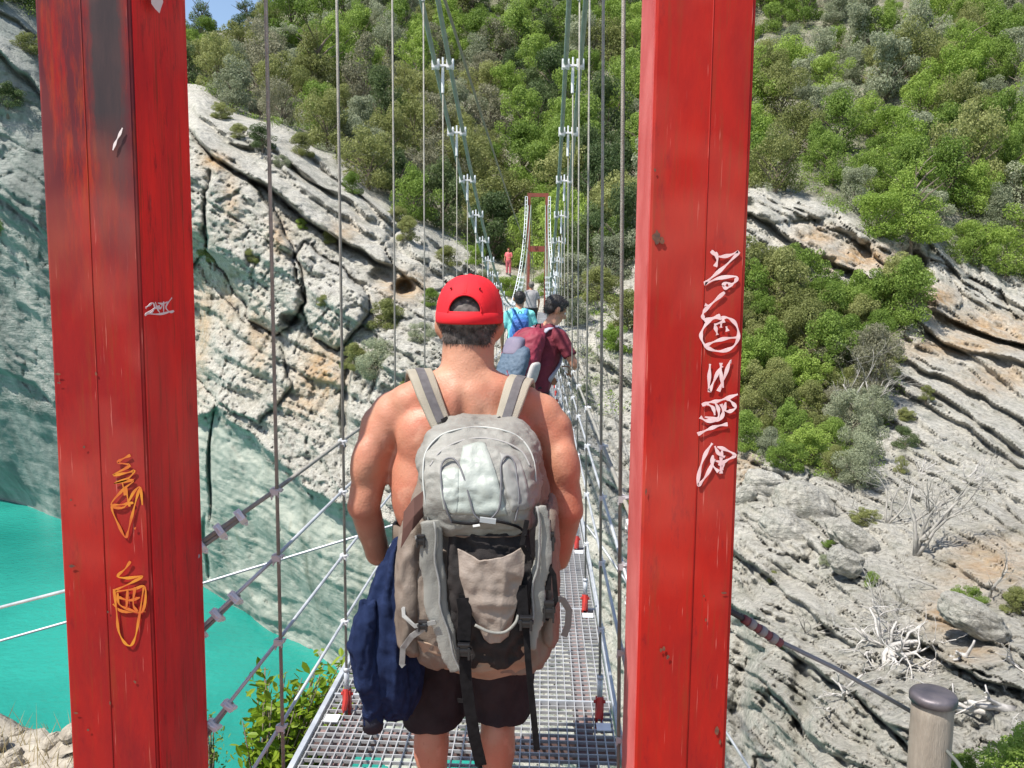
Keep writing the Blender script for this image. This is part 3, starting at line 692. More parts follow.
# ---- handrail ropes
HZ = [1.10, .90, .64, .37]
def proj(p):
    c = R3.transposed() @ (Vector(p)-Vector((0, 0, CAMZ))); return 512-F*c.x/c.z, 384+F*c.y/c.z
hrname = ['top', 'second', 'third', 'lowest']
def uclip(mb, p, d, s=1.0):
    """U-bolt clip: saddle, two threaded ends, nuts"""
    d = d.normalized(); u = Vector((1, 0, 0)) if abs(d.x) < .8 else Vector((0, 0, 1)); u = (u-d*u.dot(d)).normalized(); w_ = d.cross(u)
    M = Matrix((u, d, w_)).transposed().to_4x4(); M.translation = p
    mb.box((-.017*s, -.009*s, -.013*s), (.017*s, .009*s, .013*s), M)
    for a in (-1, 1):
        mb.tube([M @ Vector((a*.012*s, 0, -.004*s)), M @ Vector((a*.013*s, 0, .034*s))], .0035*s, 6)
        mb.tube([M @ Vector((a*.012*s, 0, .014*s)), M @ Vector((a*.012*s, 0, .023*s))], .0075*s, 6)
    mb.tube([M @ Vector((.012*s*math.cos(t), 0, -.006*s-.013*s*math.sin(t))) for t in [math.pi*k/6 for k in range(7)]], .0036*s, 6)
for side, sn in ((-1, 'left'), (1, 'right')):
    for i, h in enumerate(HZ):
        r = empty('handrail_rope', (hx(side, 2.4), 2.3, h), f'{hrname[i]} steel handrail rope on the {sn} side of the footbridge', 'handrail rope', 'handrail ropes')
        bx = BX[side]*(1-.3*h)+.010*side
        p1 = Vector((hx(side, HY[0])+bx, HY[0], h)); a, b = proj(p1); xe = 194 if side < 0 else 640
        def at(px_, Y): return P(px_, b+(a-px_)*(b-300)/(547-a), Y)
        e = at(xe, 2.31)
        pts = [e, p1] + [Vector((hx(side, Yc)+bx, Yc, h+zdeck(Yc))) for Yc in HY[1:] if Yc <= YT]
        rad = .0068 if i == 0 else .0058
        mb = MB(); mb.tube(pts, rad, 8); mb.build('rope', ROPE if i == 0 else GALV, r, True)
        # doubled-back loop end and its clips beside the post
        d = p1-e; off = Vector((0, 0, -.015))
        L_ = min(.95, .17/max(d.length, .01)) if side < 0 else .5
        mb = MB(); mb.tube([e+off, e+d*L_*.5+off, e+d*L_+off*.7], rad*.95, 8); mb.build('loop_end', ROPE, r, True)
        for t in (.12, .5, .9):
            c = MB(); uclip(c, e+d*L_*t+off*.4, d, 1.1); c.build('rope_clip', WHITESTEEL, r)
# ---- hangers with their clamps
def hanger(side, k):
    Yc = HY[k]; sn = 'left' if side < 0 else 'right'
    words = ['nearest', 'second', 'third', 'fourth', 'fifth', 'sixth', 'seventh', 'eighth', 'ninth', 'tenth']
    lab = f'{words[k]} vertical wire hanger on the {sn} side, counted from the red posts' if k < 10 else f'thin vertical wire hanger far along the {sn} side of the bridge'
    x = hx(side, Yc); zt = hcab(Yc); zb = zdeck(Yc)
    r = empty('hanger', (x, Yc, zb), lab, 'hanger', 'vertical hangers of the footbridge')
    rr = .0056 if k < 2 else .0048 if k < 5 else .0038
    mb = MB(); xb = x+BX[side]; xt = x-(.034 if k == 0 else .024 if k == 1 else 0)*(side > 0); mb.tube([(xb, Yc, zb+.11), (xt, Yc, zt-.02)], rr, 8); mb.build('wire', ROPE, r, True)
    if k < 26:
        mb = MB()
        for s in (-1, 1):
            mb.box((x+s*.055-.026, Yc-.035, zt-.022), (x+s*.055+.026, Yc+.035, zt+.026))
            mb.tube([(x+s*.055-.02*1, Yc, zt-.03), (x+s*.055-.02, Yc, zt+.048)], .008, 6); mb.tube([(x+s*.055+.022, Yc, zt-.03), (x+s*.055+.022, Yc, zt+.048)], .008, 6)
        mb.box((x-.06, Yc-.015, zt-.008), (x+.06, Yc+.015, zt+.006)); mb.tube([(x, Yc, zt), (x, Yc, zt-.2)], .011, 8); mb.tube([(x, Yc, zt-.0), (x, Yc, zt+.06)], .007, 6)
        mb.build('saddle_clamp', WHITESTEEL, r)
    if k < 20:
        mb = MB(); mb.tube([(xb, Yc, zb+.09), (xb, Yc, zb+.17)], .011, 8); mb.tube([(xb, Yc, zb+.165), (xb, Yc, zb+.18)], .013, 6); mb.build('ferrule', GALV, r, True)
        mb = MB()
        mb.tube([(xb-.006, Yc-.02, zb+.012), (xb, Yc-.01, zb+.05), (xb, Yc, zb+.10)], [.012, .014, .009], 8)
        mb.box((xb-.016, Yc-.008, zb-.06), (xb-.006, Yc+.02, zb+.085)); mb.box((xb+.006, Yc-.008, zb-.06), (xb+.016, Yc+.02, zb+.085)); mb.tube([(xb-.024, Yc+.006, zb+.068), (xb+.024, Yc+.006, zb+.068)], .007, 8)
        mb.build('bottom_fitting', REDCL, r, False)
        for i, h in enumerate(HZ):
            c = MB(); uclip(c, Vector((xb+BX[side]*-.3*h+(-.006 if side < 0 else .006), Yc, zb+h if k else h)), Vector((0, 1, .02)), .72); uclip(c, Vector((xb, Yc+.004, (zb+h if k else h)+.004)), Vector((0, .1, 1)), .6)
            c.build('cross_clip', WHITESTEEL if k else mat('clip_steel', (.55, .53, .55), .5, metal=.3), r)
NH = 33
for side in (-1, 1):
    for k in range(NH): hanger(side, k)

# ---- far tower
ft = empty('bridge_tower', (-.62, YT, zdeck(YT)), 'narrow rust-red steel tower at the far end of the footbridge', 'bridge tower')
zt = CAMZ + 4.22
for s in (-1, 1):
    mb = MB(); mb.box((-.62+s*.415-.075, YT-.08, zdeck(YT)-2.2), (-.62+s*.415+.075, YT+.08, zt)); mb.build('leg', RUSTRED, ft)
mb = MB(); mb.box((-1.11, YT-.07, zt+.003), (-.13, YT+.07, zt+.17)); mb.build('top_beam', RUSTRED, ft)
mb = MB(); mb.box((-.96, YT-.06, CAMZ+1.72), (-.28, YT+.06, CAMZ+1.98)); mb.build('middle_beam', RUSTRED, ft)
# white clamped main-cable runs beside both legs, drawn with ladder rungs
for s in (-1, 1):
    mb = MB(); n = 30; x = -.62+s*.53; zb = zdeck(YT)+.0
    prev = None
    for k in range(n+1):
        t = k/n; z = zb+(zt-zb)*t; off = -s*-.0 + s*.62*(1-t)**2.6; Yk = YT-.12-3.2*(1-t)**1.6
        a = Vector((x+off-.05, Yk, z)); b = Vector((x+off+.05, Yk, z))
        mb.tube([a, b], .016, 5)
        if prev: mb.tube([prev[0], a], .018, 5); mb.tube([prev[1], b], .018, 5)
        prev = (a, b)
    mb.build('clamped_cable_run', WHITESTEEL, ft)

# ---- stays to the banks
def wire(name, pts, r, label, cat='cable', m=ROPE, group=None, sag=0):
    a = Vector(pts[0]); out = []
    for i in range(len(pts)-1):
        p, q = Vector(pts[i]), Vector(pts[i+1])
        for k in range(8): t = k/8; out.append(p.lerp(q, t)-Vector((0, 0, sag*4*t*(1-t))))
    out.append(Vector(pts[-1])); mb = MB(); mb.tube(out, r, 8)
    return tag(mb.build(name, m, None, True), label, cat, group)
wire('stay_cable', [P(198, 556, 2.27), P(65, 591, 2.9), P(0, 607.5, 3.2), P(-260, 668, 5.0)], .0065, 'steel cable running left from the sooty red post above the turquoise water', m=GALV)
wire('stay_cable', [P(436, 512, 6.4), P(355, 537, 6.2), P(202, 583.5, 6.0), P(67, 622, 5.9), P(0, 641, 5.8), P(-260, 712, 5.6)], .010, 'thin pale guy cable crossing low over the water from the deck edge', m=GALV)
wire('stay_cable', [P(584, 522, 6.3), P(598, 541, 6.2), P(623, 577, 6.0), P(724, 729, 5.4), P(760, 785, 5.2), P(900, 980, 4.8)], .009, 'thin guy cable slanting down to the right behind the right red post', m=GALV)
rs = empty('rope_barrier', P(722, 606, 2.15), 'dark rope with a faded red and white sleeve slanting from the right red post', 'rope')
mb = MB(); mb.tube([P(716, 603, 2.20), P(742, 618, 2.24), P(775, 639, 2.28)], [.008, .008, .008], 8); mb.build('rope', mat('dark_rope', (.045, .035, .035), .8), rs, True)
for k in range(7):
    a = P(743+5.4*k, 618.5+3.55*k, 2.24+.004*k); b = P(743+5.4*(k+1), 618.5+3.55*(k+1), 2.24+.004*(k+1))
    mb = MB(); mb.tube([a, b], .0125 + .002*(k % 2), 10); mb.build('sleeve', mat('sleeve_red', (.19, .05, .055), .8) if k % 2 == 0 else mat('sleeve_grey', (.26, .22, .22), .8), rs, True)
mb = MB(); mb.tube([P(775, 639, 2.28), P(835, 668, 2.33), P(912, 712, 2.38)], .0062, 8); mb.build('rope_tail', mat('grey_rope', (.22, .21, .22), .8), rs, True)

# ---- bollard
bo = empty('bollard', (1.05, 2.3, -.9), 'thick pale timber bollard with a dark round cap at the lower right', 'bollard')
c = P(933, 702, 2.3)
M_WOOD = mat('weathered_timber', (.21, .18, .145), .85, (.31, .27, .22), 6, 8, .35, 60, stretch=(6, 6, .6))
mb = MB(); prof = [(-1.05, .054), (-.5, .0545), (-.04, .055), (-.004, .0545), (0, .052)]
mb.tube([c+Vector((0, 0, z)) for z, r in prof], [r for z, r in prof], 40); mb.build('shaft', M_WOOD, bo, True)
mb = MB(); prof = [(.001, .056), (.003, .0615), (.014, .0625), (.021, .0615), (.027, .057), (.029, .045), (.030, .012)]
mb.tube([c+Vector((0, 0, z)) for z, r in prof], [r for z, r in prof], 40); mb.build('cap', mat('dark_metal_cap', (.075, .07, .085), .5, (.16, .14, .15), 14, 6, .15, 40, metal=.5), bo, True)
h = P(945, 749, 2.262)
mb = MB(); mb.tube([h+Vector((-.004, .01, .003)), h+Vector((.0, -.006, 0))], [.009, .009], 12); mb.build('eyelet', mat('black_hole', (.02, .02, .02), .8), bo, True)
wire('barrier_rope', [h+Vector((0, -.004, 0)), P(957, 762, 2.2), P(975, 790, 2.1), P(1010, 900, 1.9)], .0052, 'thin dark rope leaving the eyelet of the round timber bollard', 'rope', mat('olive_rope', (.10, .11, .10), .8))
# ================================================================ vegetation
BARK = mat('bark', (.13, .10, .075), .95, (.22, .18, .14), 8, 6, .6, 30)
DEADW = mat('bleached_dead_wood', (.50, .48, .45), .85, (.34, .32, .30), 9, 6, .3, 50)
LM = {'olive': leafmat('olive_leaves', (.150, .175, .048), (.340, .360, .135)),
      'green': leafmat('green_leaves', (.105, .180, .026), (.290, .400, .085)),
      'bright': leafmat('bright_leaves', (.170, .275, .035), (.360, .470, .105)),
      'grey': leafmat('grey_green_leaves', (.200, .230, .140), (.400, .430, .285)),
      'dark': leafmat('dark_leaves', (.055, .095, .032), (.150, .200, .078)),
      'brown': leafmat('brownish_twigs', (.180, .180, .110), (.345, .335, .225))}
def leaf_cloud(rng, clumps, n, size, flat=.0):
    """n small leaf quads spread through the given ellipsoid clumps; returns V, F"""
    vol = np.array([c[1][0]*c[1][1]+c[1][0]*c[1][2] for c in clumps]); pr = vol/vol.sum()
    ci = rng.choice(len(clumps), n, p=pr); C_ = np.array([c[0] for c in clumps])[ci]; Rr = np.array([c[1] for c in clumps])[ci]
    d = rng.normal(size=(n, 3)); d /= np.linalg.norm(d, axis=1, keepdims=True); rad = .55+.5*rng.random(n)**.6
    p = C_ + d*Rr*rad[:, None]
    nrm = d*.75 + rng.normal(size=(n, 3))*.6 + np.array([0, 0, .35]); nrm /= np.linalg.norm(nrm, axis=1, keepdims=True)
    a = np.cross(nrm, rng.normal(size=(n, 3))); a /= np.linalg.norm(a, axis=1, keepdims=True); b = np.cross(nrm, a)
    s = size*(.6+.8*rng.random(n))[:, None]
    V4 = np.stack([p-a*s*.5, p-b*s*.30+nrm*s*.06, p+a*s*.5, p+b*s*.30+nrm*s*.06], 1).reshape(-1, 3)
    return V4, np.arange(n*4).reshape(-1, 4)
def make_clumps(rng, kind):
    cl = []
    if kind == 'pine':
        for k in range(9):
            z = .12+.86*k/8; w = .40*(1-(k/8)**1.6)+.08
            for j in range(4 if k < 7 else 2):
                a = rng.random()*6.28; cl.append(((math.cos(a)*w*.6, math.sin(a)*w*.6, z+rng.normal()*.03), (w*.42, w*.42, .085)))
    elif kind == 'spire':
        for k in range(12): a = rng.random()*6.28; t = k/11; w = .22*(1-t)+.05; cl.append(((math.cos(a)*w*.5, math.sin(a)*w*.5, .12+.85*t), (w, w, .12)))
    else:
        cl.append(((0, 0, .32), (.28, .28, .22)))
        ax = 1+.3*rng.random(); 
        for k in range(19):
            a = rng.random()*6.28; el = rng.random()**.8*1.5; r = .20+.22*rng.random()
            w = .07+.11*rng.random()
            cl.append(((ax*math.cos(a)*math.cos(el)*r*1.12, math.sin(a)*math.cos(el)*r*1.08, .34+math.sin(el)*r*1.25), (w, w, w*.78)))
        for k in range(6):
            a = rng.random()*6.28; cl.append(((math.cos(a)*.33, math.sin(a)*.33, .16+.1*rng.random()), (.13, .13, .10)))
    return cl
def trunk_mesh(rng, kind):
    mb = MB()
    if kind in ('pine', 'spire'): mb.tube([(0, 0, -.12), (.01, 0, .3), (0, .01, .9)], [.028, .02, .004], 6); 
    else: mb.tube([(0, 0, -.2), (.01, .01, .12), (.0, .0, .4)], [.035, .026, .012], 6)
    for k in range(9):
        a = rng.random()*6.28; z = .1+.25*rng.random(); 
        if kind == 'pine': z = .2+.6*rng.random()
        l = .26+.14*rng.random()
        mb.tube([(0, 0, z), (math.cos(a)*l*.5, math.sin(a)*l*.5, z+.16), (math.cos(a)*l, math.sin(a)*l, z+.26)], [.014, .010, .003], 5)
    return mb.mesh('trunk')
PROTO = {}
def proto(kind, col, seed, n, size):
    rng = np.random.default_rng(seed); cl = make_clumps(rng, kind); Vv, Ff = leaf_cloud(rng, cl, n, size)
    me = mesh_np('crown', Vv, Ff); me.materials.append(LM[col]); tm = trunk_mesh(rng, kind); tm.materials.append(BARK); return me, tm
variants = {}
for i, col in enumerate(['olive', 'green', 'bright', 'grey', 'dark', 'brown']):
    variants[col] = [proto('bush', col, 10+i*3+j, 8500 if col != 'brown' else 6500, .029) for j in range(3)]
variants['pine'] = [proto('pine', 'dark', 50, 12000, .026), proto('pine', 'olive', 52, 12000, .026)]
variants['pinebright'] = [proto('pine', 'bright', 51, 17000, .022)]
variants['spire'] = [proto('spire', 'green', 53, 3000, .05)]
finev = {c: [proto('bush', c, 70+j*7+len(c), 12000, .028) for j in range(2)] for c in ('olive', 'green', 'grey', 'bright', 'brown')}
NPL = [0]
def plant(p, size, var, label, name='shrub', cat='shrub', group=None, hscale=1., rot=None):
    """one plant: Empty at its base, crown and trunk copied from a variant"""
    cr, tr = var; r = empty(name, p, label, cat, group); s = size; r.scale = (s, s, s*hscale); r.rotation_euler.z = random.random()*6.28 if rot is None else rot
    for nm, me_ in (('crown', cr), ('trunk', tr)):
        o = bpy.data.objects.new(nm, me_); COL.objects.link(o); o.parent = r
    NPL[0] += 1; return r
CW = {'olive': 'olive-green', 'green': 'mid-green', 'bright': 'bright yellow-green', 'grey': 'pale grey-green', 'dark': 'dark green', 'brown': 'brownish half-bare'}
def zone(x, y):
    if x < 35: return 'on top of the left cliff beside the red post'
    row = 'high up' if y < 70 else ('halfway up' if y < 150 else 'low')
    if x < 270: c = 'beside the left red post'
    elif x < 345: c = 'above the dipping slab'
    elif x < 430: c = 'left of the left cable pair'
    elif x < 500: c = 'behind the left cable pair'
    elif x < 575: c = 'between the cable pairs'
    elif x < 645: c = 'behind the right-hand hangers'
    elif x < 760: c = 'behind the right red post'
    elif x < 850: c = 'just right of the right post'
    elif x < 940: c = 'midway to the right edge'
    else: c = 'by the right edge'
    return row + ' on the far hill ' + c
rr = random.Random(5)
pts = []
def visible_dim(x): return not (45 < x < 175 or 655 < x < 740)
# hand-placed, singled-out trees
special = [
 ((203, 42), 34, 'pine', 0, 'dark conifer standing against the sky beside the left red post', 1.25),
 ((248, 32), 36, 'pine', 0, 'broad dark pine on the skyline right of the patch of sky', .95),
 ((292, 58), 52, 'green', 0, 'rounded dark tree near the top of the hill left of the second hanger', 1.0),
 ((318, 92), 62, 'pine', 1, 'upright bright pine high on the hill above the dipping slab', 1.2),
 ((908, 246), 74, 'pinebright', 0, 'tall yellow-green pine standing over the ledge right of the right post', 1.15),
 ((958, 92), 56, 'pinebright', 0, 'lone rounded yellow-green pine high at the right', 1.0),
 ((545, 58), 40, 'dark', 0, 'compact dark bush high between the cable pairs', 1.0),
 ((972, 262), 46, 'green', 0, 'dense green bush growing on the right ledge near the edge', 1.0)]
SP = []
for (x, y), d, kd, vi, lab, hs in special:
    q = ground(x, y); s = d/850*q.y*1.0
    if kd.startswith('pine'): s = d/850*q.y*1.05
    plant(q-Vector((0, 0, s*.14)), s, variants[kd][vi if vi < len(variants[kd]) else 0], lab, 'pine_tree' if 'pine' in kd else 'tree', 'tree', None, hs); SP.append((x, y-d*.4, d*.5))
# poisson scatter over the wooded hillside
def inveg(x, y):
    yb = np.interp(x, vbx, vby); yt = np.interp(x, tx, ty)
    if not (yt+6 < y < yb+3): return False
    if 170 < x < 262 and y < 52: return False
    for cx, cy, rx, ry in ((470,105,14,22),(500,195,26,12),(455,92,10,10),(590,150,14,8),(620,215,22,20),(482,160,16,10),(512,67,9,5),(760,60,14,14),(805,55,16,18),(935,152,14,8),(1012,120,12,22),(392,85,14,16),(530,118,14,6),(640,180,20,20)):
        if ((x-cx)/rx)**2+((y-cy)/ry)**2 < 1: return False
    return True
cand = []
for _ in range(16000):
    x = rr.uniform(-60, 1090); y = rr.uniform(-60, 300)
    if 60 < x < 168: continue
    sp = 17+y*.045 + (3 if x > 740 else 0)
    if inveg(x, y) and all((x-a)**2+((y-b)*1.25)**2 > sp*sp for a, b in cand): cand.append((x, y))
cand.sort(key=lambda c: -c[1])
for x, y in cand[:360]:
    q = ground(x, y); d = (34+.09*max(y, 0))*(.75+.65*rr.random())
    v = vnoise(np.array([[x/90., y/60., 3.]]), 4)[0] + rr.uniform(-.45, .45)
    if x < 520 and y > 60: opts = ['olive', 'grey', 'brown', 'green', 'olive', 'dark', 'bright']
    elif x > 740: opts = ['green', 'green', 'bright', 'grey', 'green', 'bright', 'grey', 'olive']
    else: opts = ['green', 'bright', 'olive', 'grey', 'green', 'dark', 'green']
    k = opts[int((v*.5+.5)*len(opts)*.999) % len(opts)] if rr.random() < .6 else rr.choice(opts)
    s = d/850*q.y
    kd = 'tree' if k in ('green', 'bright', 'dark') else 'shrub'  # all are hillside shrubs; leaf colour alone gives some the name tree
    plant(q-Vector((0, 0, s*.10)), s, variants[k][rr.randrange(3)], f'{CW[k]} {"bushy " if kd == "tree" else ""}{kd} {zone(x, y)}', kd, kd, group=f'{CW[k]} {kd}s {zone(x, y)}', hscale=1.0+.45*rr.random())
print('hill shrubs', NPL[0])
# shrub thicket below the right ledge
n0 = 0
c2 = []
for _ in range(6000):
    x = rr.uniform(690, 915); y = rr.uniform(265, 500)
    pv = [(692,270),(735,290),(790,292),(850,318),(885,300),(912,312),(905,340),(880,392),(868,440),(864,492),(800,480),(735,448),(692,420)]
    ins = False
    for a, b in zip(pv, pv[1:]+pv[:1]):
        if (a[1] > y) != (b[1] > y) and x < (b[0]-a[0])*(y-a[1])/(b[1]-a[1])+a[0]: ins = not ins
    if ins and all((x-a)**2+((y-b)*1.2)**2 > 23**2 for a, b in c2): c2.append((x, y))
for x, y in sorted(c2, key=lambda c: c[1]):
    q = ground(x, y); d = rr.uniform(42, 66) if y < 400 else rr.uniform(34, 52)
    k = rr.choice(['green', 'olive', 'green'] if (y < 360) else (['grey', 'green', 'olive', 'brown'] if x > 830 else ['olive', 'grey', 'bright', 'green', 'green']))
    z = ('high' if y < 350 else 'midway' if y < 420 else 'low') + ' in the thicket ' + ('against the right red post' if x < 780 else 'in its middle' if x < 840 else 'on its right side')
    s = d/850*q.y; plant(q-Vector((0, 0, s*.1)), s, finev[k][rr.randrange(2)], f'{CW[k]} shrub {z} below the right-hand ledge', group=f'{CW[k]} shrubs {z}', hscale=1.0+.4*rr.random())
# single shrubs on rock
solo = [((212,262),26,'olive','tuft of green shrub on the left cliff beside the left red post'),((330,236),20,'olive','small shrub in the crack under the long dipping slab'),
 ((300,222),14,'green','small green tuft below the slab edge left of the second hanger'),((385,322),40,'olive','straggly shrub on the cliff above the shirtless man\'s left shoulder'),((372,378),44,'grey','olive bush clinging to the cliff left of the red cap'),((352,368),28,'olive','small bush beside the clinging bush left of the red cap'),
 ((262,150),26,'dark','low shrub rooted on the top of the left slab'),((300,158),26,'olive','low shrub on the slab edge between first and second hangers'),((222,120),22,'olive','shrub rooted at the upper left end of the slab'),
 ((420,340),26,'grey','pale shrub on the rocks just left of the red cap'),((450,262),28,'olive','shrub on the rock shelf above the small cave'),((410,238),24,'olive','shrub above the rounded block over the cave'),((478,262),22,'bright','bright shrub at the end of the rock shelf'),
 ((512,290),30,'bright','bright green bush below the person in pink'),((495,285),30,'grey','grey-green bush left of the person in pink'),((528,262),34,'olive','bush seen just behind the far tower'),((545,290),30,'green','green bush between the far tower legs'),
 ((575,262),44,'green','green bush right of the far tower'),((598,300),46,'olive','olive bush low behind the right-hand hangers'),((622,258),46,'green','tall bush beside the right red post'),((630,330),44,'olive','bush by the left edge of the right red post'),((612,352),30,'bright','bright tuft under the bushes by the right red post'),
 ((578,322),28,'grey','grey-green shrub right of the young man in maroon'),((600,222),34,'olive','shrub on the outcrop behind the right-hand hangers'),((560,215),40,'green','bush above the far tower top'),((585,185),36,'bright','bright bush above the outcrop behind the right hangers'),((628,150),46,'dark','dark round bush against the right red post'),
 ((585,400),18,'grey','small tuft on the shaded rock right of the deck'),((625,500),20,'olive','small tuft on the rock beside the right red post'),
 ((865,525),26,'olive','small rounded bush right of the elongated boulder'),((820,508),15,'olive','small tuft on top of the boulder row'),((825,556),14,'grey','grey-green tuft in the shade between two boulders'),((868,575),16,'green','green tuft under the elongated boulder'),((827,543),12,'green','tiny green tuft behind the middle boulder'),
 ((965,592),30,'green','green shrub beside the thin dead trees at the right'),((1016,602),30,'olive','olive shrub by the right edge above the ochre boulder'),((905,445),26,'dark','dark shrub on the pale slabs right of the thicket'),((905,420),20,'olive','small shrub on the upper pale slab'),((900,470),16,'olive','tuft on the slab above the dead tree'),
 ((925,402),16,'olive','lone tuft on the bedding steps at right'),((780,645),12,'olive','tuft in the lower crack of the right slope'),((770,575),14,'olive','tuft in the crack left on the right slope'),((238,140),20,'olive','tiny shrub in a slab crack just right of the first hanger'),((352,196),22,'green','small green shrub on the slab edge right of the second hanger'),((398,222),24,'olive','shrub on the slab edge beside the third hanger'),((280,170),16,'grey','pale tuft on the dipping slab between first two hangers'),((318,300),16,'olive','tuft on top of the hanging block at left centre'),((250,262),18,'olive','tuft on the face of the big left block'),((432,300),22,'green','green tuft on the rock just above left of the red cap'),((410,395),22,'olive','shrub on the cliff beside the shirtless man\'s neck'),((10,110),34,'dark','mossy dark shrub on the shaded left cliff'),((25,60),30,'olive','olive shrub on top of the left cliff'),((5,230),16,'bright','tuft hanging on the left cliff wall')]
for (x, y), d, k, lab in solo:
    q = ground(x, y); s = d/850*q.y*1.15; v = finev.get(k) or variants[k]
    plant(q-Vector((0, 0, s*.12)), s, v[rr.randrange(len(v))], lab, hscale=.7+.35*rr.random())
# undergrowth nobody could count
rng = np.random.default_rng(3); Vs = []; Fs = []; nbv = 0; tot = 0; allc = {'a': [], 'b': []}
for i in range(4200):
    for _ in range(20):
        x = rr.uniform(-100, 1120); y = rr.uniform(-100, 500)
        if inveg(x, y) or (735 < x < 915 and 285 < y < 490 and poly_mask is not None and rr.random() < .5 and np.interp(x, [735, 870, 915], [452, 495, 330]) > y > np.interp(x, [735, 790, 850, 885, 915], [270, 275, 305, 285, 300])) or (540 < x < 650 and 190 < y < 420 and rr.random() < .22): break
    else: continue
    q = ground(x, y); s = (.35+.75*rr.random())*(q.y/60)
    Vv, Ff = leaf_cloud(rng, [((0, 0, s*.3), (s, s, s*.55)), ((s*.5, 0, s*.3), (s*.5, s*.6, s*.4))], 130, .10*(q.y/60)**.5)
    k = 'a' if rr.random() < .55 else 'b'; allc[k].append(Vv+np.array(q))
for k, mcol, lab in (('a', 'green', 'low green scrub filling the gaps between bushes on the far hillside'), ('b', 'grey', 'low grey-green scrub filling the gaps between bushes on the far hillside')):
    Vv = np.concatenate(allc[k]); me_ = mesh_np('undergrowth', Vv, np.arange(len(Vv)).reshape(-1, 4))
    tag(link('undergrowth', me_, LM[mcol], None, False), lab, 'undergrowth', kind='stuff')

# ---- dead trees
def branch(mb, p, d, l, r, depth, rg, spread=.7, curl=.25, nseg=4):
    pts = [Vector(p)]; dd = Vector(d).normalized(); rs = [r]
    for k in range(nseg):
        dd = (dd+Vector((rg.gauss(0, curl), rg.gauss(0, curl), rg.gauss(0, curl)))).normalized(); pts.append(pts[-1]+dd*l/nseg); rs.append(r*(1-.55*(k+1)/nseg))
    mb.tube(pts, rs, 5)
    if depth > 0:
        for k in range(rg.choice((2, 3, 3))):
            i = rg.randint(1, nseg); nd = (dd+Vector((rg.gauss(0, spread), rg.gauss(0, spread), rg.gauss(0, spread)))).normalized()
            branch(mb, pts[i], nd, l*rg.uniform(.55, .8), rs[i]*.65, depth-1, rg, spread, curl, nseg)
def dead(px, py, hpx, dirn, n, depth, label, seed, r=.05, m=DEADW, name='dead_tree', spread=.6, lift=.0, curl=.2):
    q = ground(px, py); rg = random.Random(seed); Hh = hpx/850*q.y; root = empty(name, q, label, 'dead tree')
    mb = MB()
    for k in range(n):
        d = Vector(dirn)+Vector((rg.gauss(0, .35), rg.gauss(0, .25), rg.gauss(0, .2))); branch(mb, q+Vector((0, -.12, lift-.06)), d, Hh*rg.uniform(.55, .8), r*Hh*.85, depth, rg, spread, curl)
    mb.build('branches', m, root, True); return root
GREYW = mat('grey_dead_twigs', (.36, .34, .31), .9, (.25, .24, .21), 9)
dead(912, 545, 95, (0, 0, 1), 6, 4, 'large bare grey bush spreading over the pale slabs right of the thicket', 1, .030, GREYW, spread=.55)
dead(885, 520, 60, (-.3, 0, 1), 4, 4, 'smaller bare grey bush beside the large bare one', 2, .025, GREYW, spread=.55)
dead(868, 420, 70, (0, 0, 1), 5, 4, 'bare brownish bush at the right edge of the thicket', 3, .022, GREYW, spread=.5)
dead(985, 585, 70, (.0, 0, 1), 1, 3, 'thin upright dead tree near the right edge', 4, .03, GREYW, spread=.5)
dead(935, 575, 50, (-.2, 0, 1), 1, 3, 'short leaning dead tree left of the thin one', 5, .03, GREYW, spread=.5)
dead(942, 640, 62, (-.05, -.1, 1), 1, 1, 'bleached white forked trunk sticking up from the right slope', 6, .11, spread=.5)
dead(872, 632, 62, (0, -.4, 1), 7, 3, 'bleached root crown with twisted bare branches on the right slope', 7, .045, curl=.35)
dead(880, 640, 75, (.1, -1.1, -.45), 14, 2, 'tangle of pale bare roots hanging down the right slope', 8, .05, lift=.25, curl=.3, name='dead_roots')
dead(835, 692, 52, (0, -.5, .2), 6, 2, 'small spidery bleached stump low on the right slope', 9, .05, curl=.35)
dead(1010, 705, 80, (-.7, -.3, .5), 2, 2, 'thick bleached fallen trunk at the lower right edge', 10, .085, spread=.4)
dead(1015, 655, 55, (.2, -.3, .1), 4, 2, 'bleached fallen branches at the right edge', 11, .05)
dead(1010, 735, 40, (-.1, -.3, .5), 5, 3, 'curly bare twigs above the green bush at the lower right corner', 12, .02, curl=.45)
dead(915, 470, 40, (.2, -.3, .2), 5, 2, 'bleached branches strewn on the pale slab', 13, .03)
dead(960, 480, 40, (.3, -.3, .3), 4, 2, 'bleached branch lying on the slabs right of the bare bush', 14, .03)

dead(985, 690, 60, (.6, -.6, .35), 3, 3, 'long bleached branches crossing the slope at the lower right edge', 21, .05)
dead(905, 655, 45, (.9, -.6, -.2), 4, 2, 'pale bare branches trailing right of the root tangle', 22, .05)
dead(800, 620, 40, (.3, -.7, .5), 4, 3, 'thin bare twigs above the root crown left of the slope', 23, .03, GREYW)
dead(880, 600, 60, (-.2, -.3, 1), 5, 3, 'bare grey bush standing above the root crown', 24, .024, GREYW)
